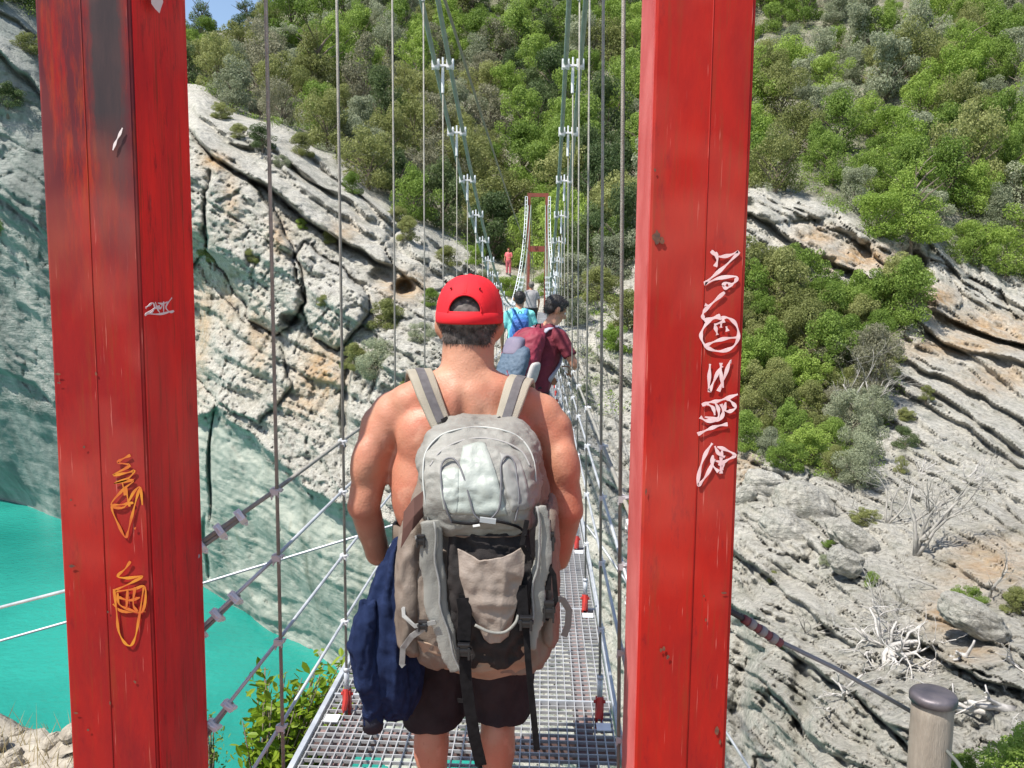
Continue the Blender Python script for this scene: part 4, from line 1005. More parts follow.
# ---- boulders
BOULD = mat('pale_limestone', (.17, .165, .148), .92, (.34, .332, .305), 2.4, 10, 1.0, 9, spec=.15)
def boulder(px, py, wpx, hpx, label, seed, yaw=0, tilt=0, dz=0, depth=.8, col=None, dy=0):
    q = ground(px, py); D_ = q.y; c = P(px, py, D_-.15*wpx/850*D_+dy); W = wpx/850*D_/2; Hh = hpx/850*D_/2
    n1, n2 = 72, 48; th = np.linspace(0, 2*np.pi, n1, endpoint=False); ph = np.linspace(0, np.pi, n2)
    T, Ph = np.meshgrid(th, ph); X = np.stack([np.sin(Ph)*np.cos(T), np.sin(Ph)*np.sin(T), np.cos(Ph)], -1)
    e = .72; Xs = np.sign(X)*abs(X)**e; n = fbm(X*1.4+seed, 3, seed); n2_ = fbm(X*5+seed, 5, seed+3, .6)
    w1, w2, cd = worley(X*1.5+seed, seed); Xs = Xs*(1+.22*n+.07*n2_-.05*np.exp(-((w2-w1)/.07)**2))[..., None]
    Vv = Xs*np.array([W, W*depth, Hh]); ct, st_ = math.cos(tilt), math.sin(tilt)
    x, z = Vv[..., 0]*ct+Vv[..., 2]*st_, -Vv[..., 0]*st_+Vv[..., 2]*ct; Vv = np.stack([x, Vv[..., 1], z], -1)+np.array(c)
    ii = np.arange(n1*n2).reshape(n2, n1); Fq = np.stack([ii[:-1], np.roll(ii[:-1], -1, 1), np.roll(ii[1:], -1, 1), ii[1:]], -1).reshape(-1, 4)
    me_ = mesh_np('boulder', Vv.reshape(-1, 3), Fq)
    tag(link('boulder', me_, ROCK, None, False), label, 'boulder')
boulder(763, 486, 42, 30, 'rounded pale boulder perched highest beside the right red post', 1, tilt=.25)
boulder(745, 497, 20, 26, 'small ochre-stained boulder wedged under the perched one', 2, tilt=.6)
boulder(806, 508, 64, 42, 'broad pale boulder in the middle of the boulder row', 3, tilt=.55)
boulder(852, 538, 54, 27, 'elongated pale boulder at the lower end of the boulder row', 4, tilt=.62)
boulder(790, 533, 60, 36, 'shaded boulder tucked under the broad one', 5, tilt=.6, dy=.3)
boulder(845, 562, 34, 26, 'small boulder below the elongated one', 6, tilt=.5)
boulder(972, 618, 66, 34, 'ochre-stained overhanging boulder near the right edge', 7, tilt=.5)
# ---- near plants with real leaves
def leafy(name, base, label, n, hgt, leafsz, spread, m, seed, cat='bush', lean=(0, 0)):
    rg = random.Random(seed); r = empty(name, base, label, cat); st = MB(); lf = MB(); base = Vector(base)
    for k in range(n):
        a = rg.random()*6.28; tip = base+Vector((math.cos(a)*spread*rg.random()+lean[0]*rg.random(), math.sin(a)*spread*rg.random()+lean[1], hgt*rg.uniform(.55, 1))); mid = base.lerp(tip, .5)+Vector((0, 0, .05))
        st.tube([base, mid, tip], [.008, .005, .002], 5)
        for j in range(26):
            t = rg.uniform(.35, 1.02); p = base.lerp(mid, t*2) if t < .5 else mid.lerp(tip, t*2-1); p = p+Vector((rg.gauss(0, .035), rg.gauss(0, .035), rg.gauss(0, .03)))
            u = Vector((rg.gauss(0, 1), rg.gauss(0, 1), rg.gauss(.4, .6))).normalized(); nn_ = u.cross(Vector((rg.gauss(0, 1), rg.gauss(0, 1), rg.gauss(0, 1)))).normalized(); w_ = u.cross(nn_); l = leafsz*rg.uniform(.6, 1.15)
            lf.add([p, p+u*l*.35+w_*l*.20+nn_*l*.04, p+u*l*.75+w_*l*.20+nn_*l*.03, p+u*l-nn_*l*.05, p+u*l*.75-w_*l*.20+nn_*l*.03, p+u*l*.35-w_*l*.20+nn_*l*.04], [(0, 1, 2, 3), (0, 3, 4, 5)])
    st.build('stems', BARK, r, True); lf.build('leaves', m, r)
    return r
NEARLEAF = leafmat('glossy_new_leaves', (.14, .24, .012), (.38, .44, .05), .45)
b1 = P(262, 845, 3.9)
leafy('leafy_bush', b1, 'leafy yellow-green bush growing up beside the deck over the water', 70, .95, .066, .20, NEARLEAF, 1, lean=(.42, 0))
leafy('leafy_bush', P(335, 800, 4.4), 'upper sprig of the leafy bush touching the deck edge', 22, .70, .055, .12, NEARLEAF, 2, lean=(.05, 0))
leafy('leafy_bush', P(213, 800, 3.9), 'faint small-leaved sprig right beside the foot of the left red post', 5, .46, .028, .05, LM['green'], 3)
q = P(1012, 812, 4.2)
plant(q, .52, finev['bright'][0], 'soft green bush in the lower right corner beside the bollard', 'bush', 'bush')
plant(P(962, 806, 4.4), .34, finev['green'][1], 'small bright bush just behind the bollard', 'bush', 'bush')
# dry grass on the near bank at the left
gs = MB(); rg = random.Random(8); STRAW = leafmat('dry_grass', (.30, .24, .12), (.52, .44, .27))
for k in range(700):
    x = rg.uniform(-3.6, -2.2); y = rg.uniform(4.0, 5.3); j = int(np.argmin(abs(xs-x))); i = int(np.argmin(abs(NB[:, j, 1]-y))); z = NB[i, j, 2]
    if rg.random() > (1.0 if x < -2.95 else .5): continue
    h_ = rg.choice((.05, .07, .09, .16)) if rg.random() > .03 else .35; a = rg.random()*6.28; l = Vector((math.cos(a)*h_*.6, math.sin(a)*h_*.3, h_)); p = Vector((x, NB[i, j, 1], z-.01)); w_ = Vector((.003, 0, 0))
    gs.add([p-w_, p+w_, p+l*.6+w_*.7, p+l, p+l*.6-w_*.7], [(0, 1, 2, 3, 4)])
tag(gs.build('dry_grass', STRAW), 'dry straw-coloured grass on the stony bank at the lower left', 'grass', kind='stuff')
for k in range(14):
    x = rg.uniform(-3.5, -2.55); y = rg.uniform(4.5, 5.15); j = int(np.argmin(abs(xs-x))); i = int(np.argmin(abs(NB[:, j, 1]-y)))
    mb = MB(); s = rg.uniform(.025, .07); mb.ell((x, NB[i, j, 1], NB[i, j, 2]+s*.2), (s*1.3, s, s*.8), Matrix.Rotation(rg.random()*3, 3, 'Z'), 14, 9)
    mb.v = [tuple(Vector(v)+Vector((rg.uniform(-.006, .006),)*3)) for v in mb.v]
    tag(mb.build('stone', nbm, None, False), 'small pale stone on the dry bank at the lower left', 'stone', 'small stones on the dry bank')
# ================================================================ people
def skinmat(name, c1, c2): return mat(name, c1, .48, c2, 7, 6, .12, 160, sss=.08, spec=.4)
SKIN = skinmat('sunburnt_skin', (.38, .170, .105), (.47, .24, .155)); SKIN2 = skinmat('tanned_skin', (.42, .20, .12), (.50, .26, .16))
def tint(m, col, fac, sc, lo, hi, det=8):
    nt = m.node_tree; b = nt.nodes['Principled BSDF']; old = b.inputs['Base Color'].links[0].from_socket
    tc = nt.nodes.new('ShaderNodeTexCoord'); n = nt.nodes.new('ShaderNodeTexNoise'); n.inputs['Scale'].default_value = sc; n.inputs['Detail'].default_value = det; nt.links.new(tc.outputs['Object'], n.inputs['Vector'])
    mr = nt.nodes.new('ShaderNodeMapRange'); mr.inputs[1].default_value = lo; mr.inputs[2].default_value = hi; mr.inputs[4].default_value = fac; nt.links.new(n.outputs['Fac'], mr.inputs[0])
    x = nt.nodes.new('ShaderNodeMix'); x.data_type = 'RGBA'; nt.links.new(mr.outputs[0], x.inputs[0]); nt.links.new(old, x.inputs[6]); x.inputs[7].default_value = tuple(col)+(1,); nt.links.new(x.outputs[2], b.inputs['Base Color'])
tint(SKIN, (.50, .155, .10), .50, 4.5, .48, .62); tint(SKIN, (.24, .085, .05), .28, 95, .66, .70, 3); tint(SKIN, (.56, .30, .21), .5, 16, .58, .68)
HAIRM = mat('greying_dark_hair', (.035, .028, .024), .65, (.13, .11, .10), 60); HAIRB = mat('black_hair', (.012, .010, .010), .55, (.03, .025, .022), 40)
def fuzz(name, surf, n, ln, w, m, parent, seed=1, down=.6, sel=None):
    """short hair strands rooted on a surface"""
    me_ = surf.data; n0 = len(me_.vertices); co = np.empty(n0*3, np.float32); me_.vertices.foreach_get('co', co); co = co.reshape(-1, 3)
    no = np.empty(n0*3, np.float32); me_.vertices.foreach_get('normal', no); no = no.reshape(-1, 3); rg = np.random.default_rng(seed)
    ids = np.arange(n0) if sel is None else np.nonzero(sel(co))[0]
    k = rg.choice(ids, n); p = co[k]+rg.normal(size=(n, 3))*.002; d = no[k]*.55+np.array([0, 0, -down])+rg.normal(size=(n, 3))*.25; d /= np.linalg.norm(d, axis=1, keepdims=True)
    s = np.cross(d, rg.normal(size=(n, 3))); s /= np.linalg.norm(s, axis=1, keepdims=True)
    Vv = np.stack([p-s*w, p+s*w, p+d*ln*(.6+.6*rg.random((n, 1)))+no[k]*-.001], 1).reshape(-1, 3)
    return link(name, mesh_np(name, Vv, np.arange(n*3).reshape(-1, 3)), m, parent, False)
def rotz(v, a): c, s = math.cos(a), math.sin(a); return Vector((v[0]*c-v[1]*s, v[0]*s+v[1]*c, v[2]))
def hand(mb, w, d, up, s=1.0, curl=.5, side=1):
    """palm, four bent fingers and a thumb; w wrist, d pointing direction, up back-of-hand normal"""
    w = Vector(w); d = Vector(d).normalized(); up = Vector(up); up = (up-d*up.dot(d)).normalized(); r = d.cross(up)*side
    pc = w+d*.045*s; M = Matrix((r, d, up)).transposed()
    mb.ell(pc, (.040*s, .048*s, .016*s), M, 16, 10); mb.cap(w-d*.02*s, w+d*.02*s, .024*s, .026*s, 12)
    for i, (o, l) in enumerate(((-.030, .066), (-.010, .076), (.010, .072), (.029, .056))):
        p = pc+d*.036*s+r*o*s; dd = d+r*o*1.5; a = curl*.6
        for k, fr in enumerate((.45, .30, .25)):
            dd = (dd-up*a).normalized(); q = p+dd*l*s*fr; mb.cap(p, q, (.0088-.0008*k)*s, (.0082-.0008*k)*s, 8); p = q; a = curl
    p = w+d*.018*s-r*.030*s; dd = (d*.55-r*.75-up*.25).normalized()
    for k, l in enumerate((.038, .030, .024)): q = p+dd*l*s; mb.cap(p, q, .0110*s, .0098*s, 8); p = q; dd = (dd+d*.35-up*.25*curl*2).normalized()
def head(mb, c, f, s=1.0, neck=None, nr=.060):
    """head centred at c looking along f (unit); face has brow, nose, mouth, chin, ears"""
    c = Vector(c); f = Vector(f).normalized(); r = f.cross(Vector((0, 0, 1))).normalized(); u = r.cross(f); M = Matrix((r, f, u)).transposed()
    T = lambda x, y, z: c+(r*x+f*y+u*z)*s
    mb.ell(T(0, -.012, .025), (.076*s, .096*s, .090*s), M); mb.ell(T(0, .028, -.030), (.058*s, .062*s, .085*s), M)
    mb.ell(T(0, .062, -.088), (.028*s, .024*s, .020*s), M, 12, 8); mb.cap(T(0, .088, .012), T(0, .110, -.022), .010*s, .014*s, 10)
    for a in (-1, 1):
        mb.ell(T(a*.013, .100, -.026), .010*s, None, 10, 8); mb.ell(T(a*.081, -.008, -.012), (.012*s, .018*s, .030*s), M, 12, 8); mb.ell(T(a*.094, -.016, .002), (.0075*s, .017*s, .026*s), M, 12, 8)
        mb.cap(T(a*.012, .086, .026), T(a*.042, .074, .026), .009*s, .008*s, 8); mb.ell(T(a*.040, .060, -.030), (.020*s, .018*s, .022*s), M, 12, 8)
    mb.cap(T(-.022, .082, -.056), T(.022, .082, -.056), .0085*s, .0085*s, 8); mb.cap(T(-.018, .080, -.068), T(.018, .080, -.068), .0095*s, .0095*s, 8)
    if neck: mb.cap(T(0, -.025, -.04), neck, nr*s, (nr+.012)*s, 18)
    return T, M
def facebits(T, s, parent):
    mb = MB(); 
    for a in (-1, 1): mb.ell(T(a*.029, .0755, .006), .0125*s, None, 12, 8)
    mb.build('eye', mat('eye_white', (.7, .68, .65), .3), parent, True)
    mb = MB()
    for a in (-1, 1): mb.ell(T(a*.029, .0845, .006), .0060*s, None, 10, 6)
    mb.build('iris', mat('brown_iris', (.05, .025, .012), .2), parent, True)

# ---------------------------------------------------------------- the shirtless man
OX, OY = -.232, 2.40
man = empty('person', (OX, OY, 0), 'shirtless sunburnt man in a red cap and dark shorts walking away across the bridge', 'person')
def W(x, y, z): return Vector((OX+x, OY+y, z))
mb = MB()
Th, Mh = head(mb, W(.006, .02, 1.590), (.04, 1, -.06), 1.0)
mb.cap(W(.006, -.005, 1.58), W(0, -.03, 1.40), .071, .082, 20)
for s in (-1, 1):
    mb.cap(W(s*.02, -.045, 1.435), W(s*.165, -.035, 1.375), .062, .058)      # trapezius
    mb.cap(W(s*.02, -.05, 1.40), W(s*.10, -.05, 1.25), .075, .085)
    mb.ell(W(s*.206, -.02, 1.335), (.072, .068, .074))                       # deltoid
    mb.ell(W(s*.242, -.03, 1.28), (.054, .058, .095), Matrix.Rotation(-s*.22, 3, 'Y'))
    mb.ell(W(s*.105, -.075, 1.275), (.085, .060, .105), Matrix.Rotation(s*.2, 3, 'Y'))    # shoulder blade
    mb.ell(W(s*.125, -.02, 1.14), (.092, .115, .17))
    mb.cap(W(s*.245, -.02, 1.31), W(s*.290, -.05, 1.08), .058, .047, 18)
    mb.ell(W(s*.275, -.055, 1.21), (.050, .052, .09), Matrix.Rotation(-s*.2, 3, 'Y'))
    mb.ell(W(s*.294, -.052, 1.08), (.044, .044, .045))
    mb.cap(W(s*.290, -.045, 1.085), W(s*.268, .04, .91), .046, .037, 16); mb.cap(W(s*.268, .04, .91), W(s*.225, .14, .86), .036, .027, 14)
    hand(mb, W(s*.225, .145, .86), (-s*.75, .55, .1), (0, .5, .85), 1.0, .75, s)
    mb.cap(W(s*.095, .0, .90), W(s*.098, .005, .50), .098, .062, 20); mb.cap(W(s*.098, .005, .50), W(s*.098, -.02, .10), .056, .037, 18)
    mb.ell(W(s*.098, -.030, .36), (.054, .056, .115)); mb.ell(W(s*.098, .005, .49), (.058, .058, .06))
    mb.cap(W(s*.098, -.045, .045), W(s*.115, .13, .035), .038, .034, 14)
mb.ell(W(0, .0, 1.24), (.185, .125, .20)); mb.ell(W(0, .035, 1.02), (.180, .150, .18)); mb.ell(W(0, .0, .90), (.178, .135, .13)); mb.ell(W(0, .05, 1.22), (.17, .10, .15))
def backshape(co, no):
    x = co[:, 0]-OX; y = co[:, 1]-OY; z = co[:, 2]; b = (y < -.02)
    g = .011*np.exp(-(x/.013)**2)*np.clip((z-1.0)/.15, 0, 1)*np.clip((1.44-z)/.1, 0, 1)*b
    g += .006*np.exp(-((abs(x)-.055-.10*(1.40-z))/.012)**2)*np.clip((z-1.16)/.06, 0, 1)*np.clip((1.40-z)/.06, 0, 1)*b
    c = co.copy(); c[:, 1] += g; n = fbm(co/.045, 3, 77); c += no*(n*.0022)[:, None]; return c
body = organic('body', mb, SKIN, man, .0065, 20, backshape)
facebits(Th, 1.0, man)
# hair at the nape and temples
mb = MB(); mb.ell(Th(0, -.018, .026), (.081, .102, .090), Mh, 32, 20); mb.ell(Th(0, -.055, -.03), (.068, .050, .045), Mh, 24, 14)
for s in (-1, 1): mb.ell(Th(s*.066, .012, .01), (.014, .034, .034), Mh, 14, 10)
hr = organic('hair', mb, HAIRM, man, .005, 3, lambda co, no: co+no*(fbm(co/.008, 3, 5)*.002)[:, None])
fuzz('nape_strands', hr, 5200, .012, .0007, HAIRM, man, 3, 1.0, lambda co: (co[:, 2] < 1.60) & (co[:, 1] < OY+.06))
# cap
REDC = mat('red_cotton_cap', (.68, .006, .016), .78, (.58, .005, .014), 30, 4, .15, 700)
mb = MB(); nu, nv = 120, 44; cx = Th(0, -.012, .032); verts = []; keep_ = []
for j in range(nv+1):
    t = j/nv; ph = (math.pi/2)*t*1.0
    for i in range(nu):
        a = 2*math.pi*i/nu; rr_ = math.sin(ph)**.82; x = .0915*rr_*math.cos(a); y = .1115*rr_*math.sin(a); z = .113*math.cos(ph)**.9 if ph < 1.5707 else 0
        z -= .008*math.sin(a)*rr_*-1; seam = .0012*abs(math.cos(3*a))**20; wr = .0016*math.sin(7*a+3*t)*t
        verts.append((x*(1+seam*8+wr*6), y*(1+seam*8+wr*6), z))
faces = []
for j in range(nv):
    for i in range(nu):
        q = [verts[j*nu+i], verts[(j+1)*nu+i], verts[(j+1)*nu+(i+1) % nu], verts[j*nu+(i+1) % nu]]
        mx_ = sum(v[0] for v in q)/4; my = sum(v[1] for v in q)/4; mz = sum(v[2] for v in q)/4
        if my < 0 and (mx_/.044)**2+((mz-.006)/.047)**2 < 1 and mz > .006: continue
        faces.append((j*nu+i, (j+1)*nu+i, (j+1)*nu+(i+1) % nu, j*nu+(i+1) % nu))
TM = Matrix.Translation(cx) @ Mh.to_4x4()
mb.add([TM @ Vector(v) for v in verts], faces); capo = mb.build('cap', REDC, man, True)
m_ = capo.modifiers.new('s', 'SOLIDIFY'); m_.thickness = .0025; m_.offset = 1
def capsurf(x, z, out=.0):
    zz = max(z, 0)/.113; s_ = (1-zz**2.2)**.41 if zz < 1 else 0; a = math.asin(max(-1, min(1, x/(.0915*max(s_, .01))))); return TM @ Vector((x, -(.1115*s_+out)*math.cos(a), z))
mb = MB(); mb.tube([capsurf(.046*math.cos(t), .004+.049*math.sin(t), .003) for t in np.linspace(0, math.pi, 26)], .0042, 8, flat=.6); mb.build('cap_opening_trim', REDC, capo, True)
for k in range(6):
    a0 = math.pi/2+math.pi/3*k
    q_ = []
    for t in np.linspace(.04, 1, 22):
        ph = math.pi/2*t; r_ = math.sin(ph)**.82; x_ = .0915*r_*math.cos(a0); y_ = .1115*r_*math.sin(a0); z_ = .113*math.cos(ph)**.9+.008*math.sin(a0)*r_
        if y_ < 0 and (x_/.046)**2+((z_-.006)/.050)**2 < 1: continue
        q_.append(TM @ Vector((x_*1.014, y_*1.014, z_+.0016)))
    if len(q_) > 3:
        for off in (-.0028, .0028):
            mb = MB(); mb.tube([p+Mh @ Vector((off*math.sin(a0), -off*math.cos(a0), 0)) for p in q_], .0009, 5); mb.build('cap_stitching', mat('red_thread', (.42, .004, .010), .8), capo, True)
    e_ = TM @ Vector((.080*math.cos(a0+.5), .098*math.sin(a0+.5), .072)); mb = MB(); mb.ell(e_, .0035, None, 10, 6); mb.build('cap_eyelet', mat('dark_red_thread', (.22, .003, .006), .8), capo, True)
for k in range(0):
    c_ = TM @ Vector((-.024+.012*k, -.1165, -.003)); mb = MB(); mb.ell(c_, (.0022, .0018, .0022), None, 8, 6); mb.build('cap_snap', REDC, capo, True)
mb = MB(); pts_ = [TM @ Vector((.0945*math.cos(a), .1145*math.sin(a), -.010)) for a in np.linspace(0, 2*math.pi, 80, endpoint=False)]; 
vs = []; n = 80
for k, a in enumerate(np.linspace(0, 2*math.pi, n, endpoint=False)):
    for (rr_, z) in ((1.0, .012), (1.035, .010), (1.04, -.016), (1.005, -.020)): vs.append(TM @ Vector((.0925*rr_*math.cos(a), .1125*rr_*math.sin(a), z+.008*math.sin(a)*1.0)))
mb.add(vs, [(k*4+q, k*4+(q+1) % 4, ((k+1) % n)*4+(q+1) % 4, ((k+1) % n)*4+q) for k in range(n) for q in range(4)]); mb.build('cap_band', REDC, capo, True)
mb = MB(); vs = []; nn_ = 18
for i in range(nn_+1):
    a = math.pi*(.14+.72*i/nn_)
    for j in range(7):
        t = j/6; e = 1+.72*t*math.sin(a)**1.2; vs.append(TM @ Vector((.0925*math.cos(a)*(1+.02*t), .1125*math.sin(a)*e, -.004-.03*t*t+.012*(1-math.sin(a))*-t)))
mb.add(vs, [(i*7+j, i*7+j+1, (i+1)*7+j+1, (i+1)*7+j) for i in range(nn_) for j in range(6)]); o = mb.build('cap_brim', REDC, capo, True); m_ = o.modifiers.new('s', 'SOLIDIFY'); m_.thickness = .003
mb = MB(); mb.ell(cx+Mh @ Vector((0, 0, .114)), (.008, .008, .004), Mh, 12, 6); mb.build('cap_button', REDC, capo, True)

def loft(mb, rings, n=64, fold=None, closed=True):
    """rings: (cx, cy, cz, rx, ry, squareness); fold(angle, t) -> radial scale"""
    vs = []; m = len(rings)
    for i, (cx_, cy_, cz_, rx, ry, e) in enumerate(rings):
        for k in range(n):
            a = 2*math.pi*k/n; c, s = math.cos(a), math.sin(a); q = (abs(c)**e+abs(s)**e)**(-1/e); g = 1+(fold(a, i/(m-1)) if fold else 0)
            vs.append((cx_+rx*c*q*g, cy_+ry*s*q*g, cz_))
    fs = [(i*n+k, i*n+(k+1) % n, (i+1)*n+(k+1) % n, (i+1)*n+k) for i in range(m-1) for k in range(n)]
    if closed: fs += [tuple(range(n-1, -1, -1)), tuple((m-1)*n+k for k in range(n))]
    mb.add(vs, fs)
def interp_rings(keys, n):
    """smooth interpolation of ring keys by index"""
    K_ = np.array(keys, float); t = np.linspace(0, len(keys)-1, n); out = []; m = len(keys)
    for x in t:
        i = min(int(x), m-2); f = x-i; a, b, c, d = K_[max(i-1, 0)], K_[i], K_[i+1], K_[min(i+2, m-1)]
        out.append(tuple(.5*((2*b)+(c-a)*f+(2*a-5*b+4*c-d)*f*f+(3*b-a-3*c+d)*f**3)))
    return out
    for x in t:
        i = min(int(x), len(keys)-2); f = x-i; f2 = f*f*(3-2*f)*.5+f*.5; out.append(tuple(K_[i]*(1-f2)+K_[i+1]*f2))
    return out
def cloth_noise(amp, sc, seed, sz=(1, 1, 1)):
    szv = np.array(sz)
    def f(co, no):
        n = 1-2*abs(fbm(co*szv/sc, 3, seed)); n2 = fbm(co/(.35*sc), 3, seed+9); return co+no*(amp*(n-.5)+amp*.25*n2)[:, None]
    return f
CHAR = mat('charcoal_cotton', (.020, .016, .019), .9, (.034, .028, .031), 12, 5, .25, 500, spec=.15)
mb = MB()
for s in (-1, 1):
    keys = [(OX+s*.098, OY+.0, .435, .088, .092, 2.2), (OX+s*.098, OY, .445, .094, .098, 2.2), (OX+s*.100, OY, .54, .097, .104, 2.3), (OX+s*.098, OY, .66, .103, .118, 2.3), (OX+s*.094, OY, .80, .108, .135, 2.3), (OX+s*.085, OY, .92, .11, .14, 2.3)]
    dz = .012 if s > 0 else -.012
    keys = [(k[0], k[1], k[2]+dz*max(0, 1-(k[2]-.435)*3), *k[3:]) for k in keys]
    loft(mb, interp_rings(keys, 30), 64, lambda a, t: .02*math.sin(5*a+6*t+s)*(1-t)+.012*math.sin(11*a-9*t))
loft(mb, [(OX, OY, .80, .17, .135, 2.5), (OX, OY, .90, .192, .150, 2.6), (OX, OY+.01, .98, .188, .158, 2.5), (OX, OY+.015, 1.0, .184, .154, 2.5)], 64)
shorts = organic('shorts', mb, CHAR, man, .006, 3, cloth_noise(.010, .10, 21, (1, 1, .6)))
SHOE = mat('dark_hiking_shoe', (.07, .06, .055), .8, (.11, .10, .09), 20); SOLE = mat('rubber_sole', (.02, .02, .02), .8)
def shoe(parent, c, yaw=0, s=1.0):
    mb = MB(); c = Vector(c)
    for k in range(9): t = k/8; mb.ell(c+rotz((0, (-.07+.21*t)*s, (.045-.012*t)*s), yaw), ((.042+.008*math.sin(t*3))*s, .045*s, (.045-.012*t)*s), None, 16, 10)
    mb.cap(c+Vector((0, -.04*s, .05*s)), c+Vector((0, -.035*s, .11*s)), .046*s, .048*s); organic('shoe', mb, SHOE, parent, .008*s, 3)
    mb = MB(); loft(mb, [(0, .03*s, 0, .048*s, .145*s, 2.6), (0, .03*s, .022*s, .050*s, .148*s, 2.6)], 32); mb.v = [tuple(c+rotz(v, yaw)) for v in mb.v]; mb.build('sole', SOLE, parent)
shoe(man, W(-.100, .0, .003), .12); shoe(man, W(.106, .0, .003), -.12)

# ---------------------------------------------------------------- his rucksack
BEIGE = mat('taupe_ripstop_nylon', (.125, .098, .076), .65, (.185, .148, .120), 5, 5, .18, 260); LIGHT = mat('pale_grey_nylon', (.175, .172, .155), .6, (.25, .248, .225), 6, 5, .15, 260)
PALE = mat('silver_grey_nylon', (.27, .30, .27), .5, (.35, .38, .35), 5, 4, .10, 200); BRN = mat('brown_lid_fabric', (.16, .09, .06), .7, (.20, .12, .08), 20)
BLK = mat('black_webbing', (.006, .0055, .006), .9, (.012, .011, .012), 60, 4, .2, 600, spec=.15); BLKM = mat('black_mesh_fabric', (.008, .006, .006), .85, (.020, .015, .014), 25, 5, .3, 500); BUCK = mat('black_plastic', (.012, .012, .014), .35, spec=.5)
GREYST = mat('grey_webbing', (.20, .20, .19), .7, (.27, .27, .26), 50, 4, .2, 600)
pk = empty('rucksack', W(.03, -.18, .62), 'large taupe and pale grey hiking rucksack on the shirtless man\'s back', 'rucksack')
def K(px, py, d=2.10): return P(px, py, d)
def kz(py, d=2.12): return CAMZ-(py-289)/F*d
def ring(py, xl, xr, yb, yf, e=3.0, d=2.15):
    """pack section at picture height py, spanning xl..xr, from depth yb (rear) to yf"""
    a = P(xl, py, d); b = P(xr, py, d); return ((a.x+b.x)/2, (yb+yf)/2, a.z, (b.x-a.x)/2, (yf-yb)/2, e)
mb = MB()
keys = [ring(668, 446, 532, 2.14, 2.24), ring(660, 425, 545, 2.09, 2.26), ring(640, 408, 551, 2.06, 2.27), ring(600, 402, 556, 2.04, 2.28), ring(560, 402, 556, 2.05, 2.285), ring(520, 408, 552, 2.07, 2.29), ring(480, 417, 546, 2.09, 2.295), ring(450, 425, 538, 2.10, 2.295), ring(436, 436, 528, 2.14, 2.28)]
loft(mb, interp_rings(keys[::1], 60), 96, lambda a, t: .010*math.sin(9*a+4*t)+.012*math.sin(4*a-11*t))
bodyp = organic('main_bag', mb, BEIGE, pk, .0055, 3, cloth_noise(.015, .08, 41, (1.3, 1, .5)))
# rear panel: black stretch pocket
def sheet(name, grid, th, m, parent, noise=None, sub=0):
    """grid of points -> thickened cloth patch"""
    g = np.array([[tuple(p) for p in r] for r in grid]); a, b = g.shape[:2]
    # smooth upsample
    def up(g, ax, n):
        t = np.linspace(0, g.shape[ax]-1, n); i = np.clip(t.astype(int), 0, g.shape[ax]-2); f = (t-i); sh = [1]*3; sh[ax] = n; f = f.reshape(sh); f = f*f*(3-2*f)*.5+f*.5
        return np.take(g, i, ax)*(1-f)+np.take(g, i+1, ax)*f
    g = up(up(g, 0, 44), 1, 44)
    if noise: n = (1-2*abs(fbm(g/noise[1], 3, noise[2]))); g[..., 1] -= noise[0]*(n-.4)
    idx_ = np.arange(44*44).reshape(44, 44)
    me_ = mesh_np(name, g.reshape(-1, 3), np.stack([idx_[:-1, :-1], idx_[:-1, 1:], idx_[1:, 1:], idx_[1:, :-1]], -1).reshape(-1, 4)); o = link(name, me_, m, parent, True)
    md = o.modifiers.new('s', 'SOLIDIFY'); md.thickness = th; md.offset = 0; return o
yb = 2.035
sheet('stretch_pocket', [[K(450, 528, yb+.02), K(470, 532, yb), K(500, 534, yb), K(528, 528, yb+.02)], [K(447, 570, yb-.004), K(470, 572, yb-.022), K(502, 572, yb-.022), K(533, 570, yb-.004)], [K(452, 620, yb-.005), K(470, 622, yb-.03), K(505, 622, yb-.03), K(530, 618, yb-.005)], [K(458, 655, yb+.02), K(472, 668, yb+.005), K(505, 668, yb+.005), K(524, 655, yb+.02)]], .004, BLKM, pk, (.016, .05, 5))
sheet('pocket_flap', [[K(458, 548, yb-.022), K(480, 560, yb-.044), K(505, 556, yb-.044), K(526, 545, yb-.022)], [K(460, 575, yb-.034), K(482, 585, yb-.055), K(505, 582, yb-.055), K(524, 572, yb-.034)], [K(470, 610, yb-.034), K(486, 618, yb-.055), K(500, 620, yb-.055), K(516, 606, yb-.034)], [K(485, 638, yb-.02), K(490, 642, yb-.03), K(500, 642, yb-.03), K(508, 636, yb-.02)]], .004, mat('taupe_flap', (.20, .16, .13), .6, (.27, .22, .185), 9, 5, .15, 200), pk, (.012, .07, 15))
# pale compression panels left and right
for nm, xs_ in (('left', [(430, 520), (432, 560), (436, 600), (446, 640), (457, 672)]), ('right', [(541, 505), (545, 545), (538, 580), (536, 620), (530, 650)])):
    mb = MB(); wl = [.052, .062, .062, .055, .035] if nm == 'left' else [.030, .045, .050, .040, .03]
    pts_ = [K(x, y, yb-.004-(.006 if nm == 'left' else .0)) for x, y in xs_]; q = []; ww = []
    for i in range(len(pts_)-1):
        for k in range(5): t = k/5; q.append(pts_[i].lerp(pts_[i+1], t)+Vector((.003*math.sin(i*5+k), 0, 0))); ww.append(wl[i]*(1-t)+wl[i+1]*t)
    q.append(pts_[-1]); ww.append(wl[-1])
    mb2 = MB()
    for i in range(len(q)-1): mb2.tube([q[i], q[i+1]], [ww[i]*.5, ww[i+1]*.5], 20, flat=.30, up=(0, 1, 0))
    organic('side_panel', mb2, LIGHT, pk, .005, 5, cloth_noise(.003, .05, 52, (1.5, 1, .6)))
    mb3 = MB(); mb3.tube([p+Vector((.012 if nm == 'left' else -.010, -.014, 0)) for p in q], .0032, 6); mb3.build('piping', GREYST, pk, True)
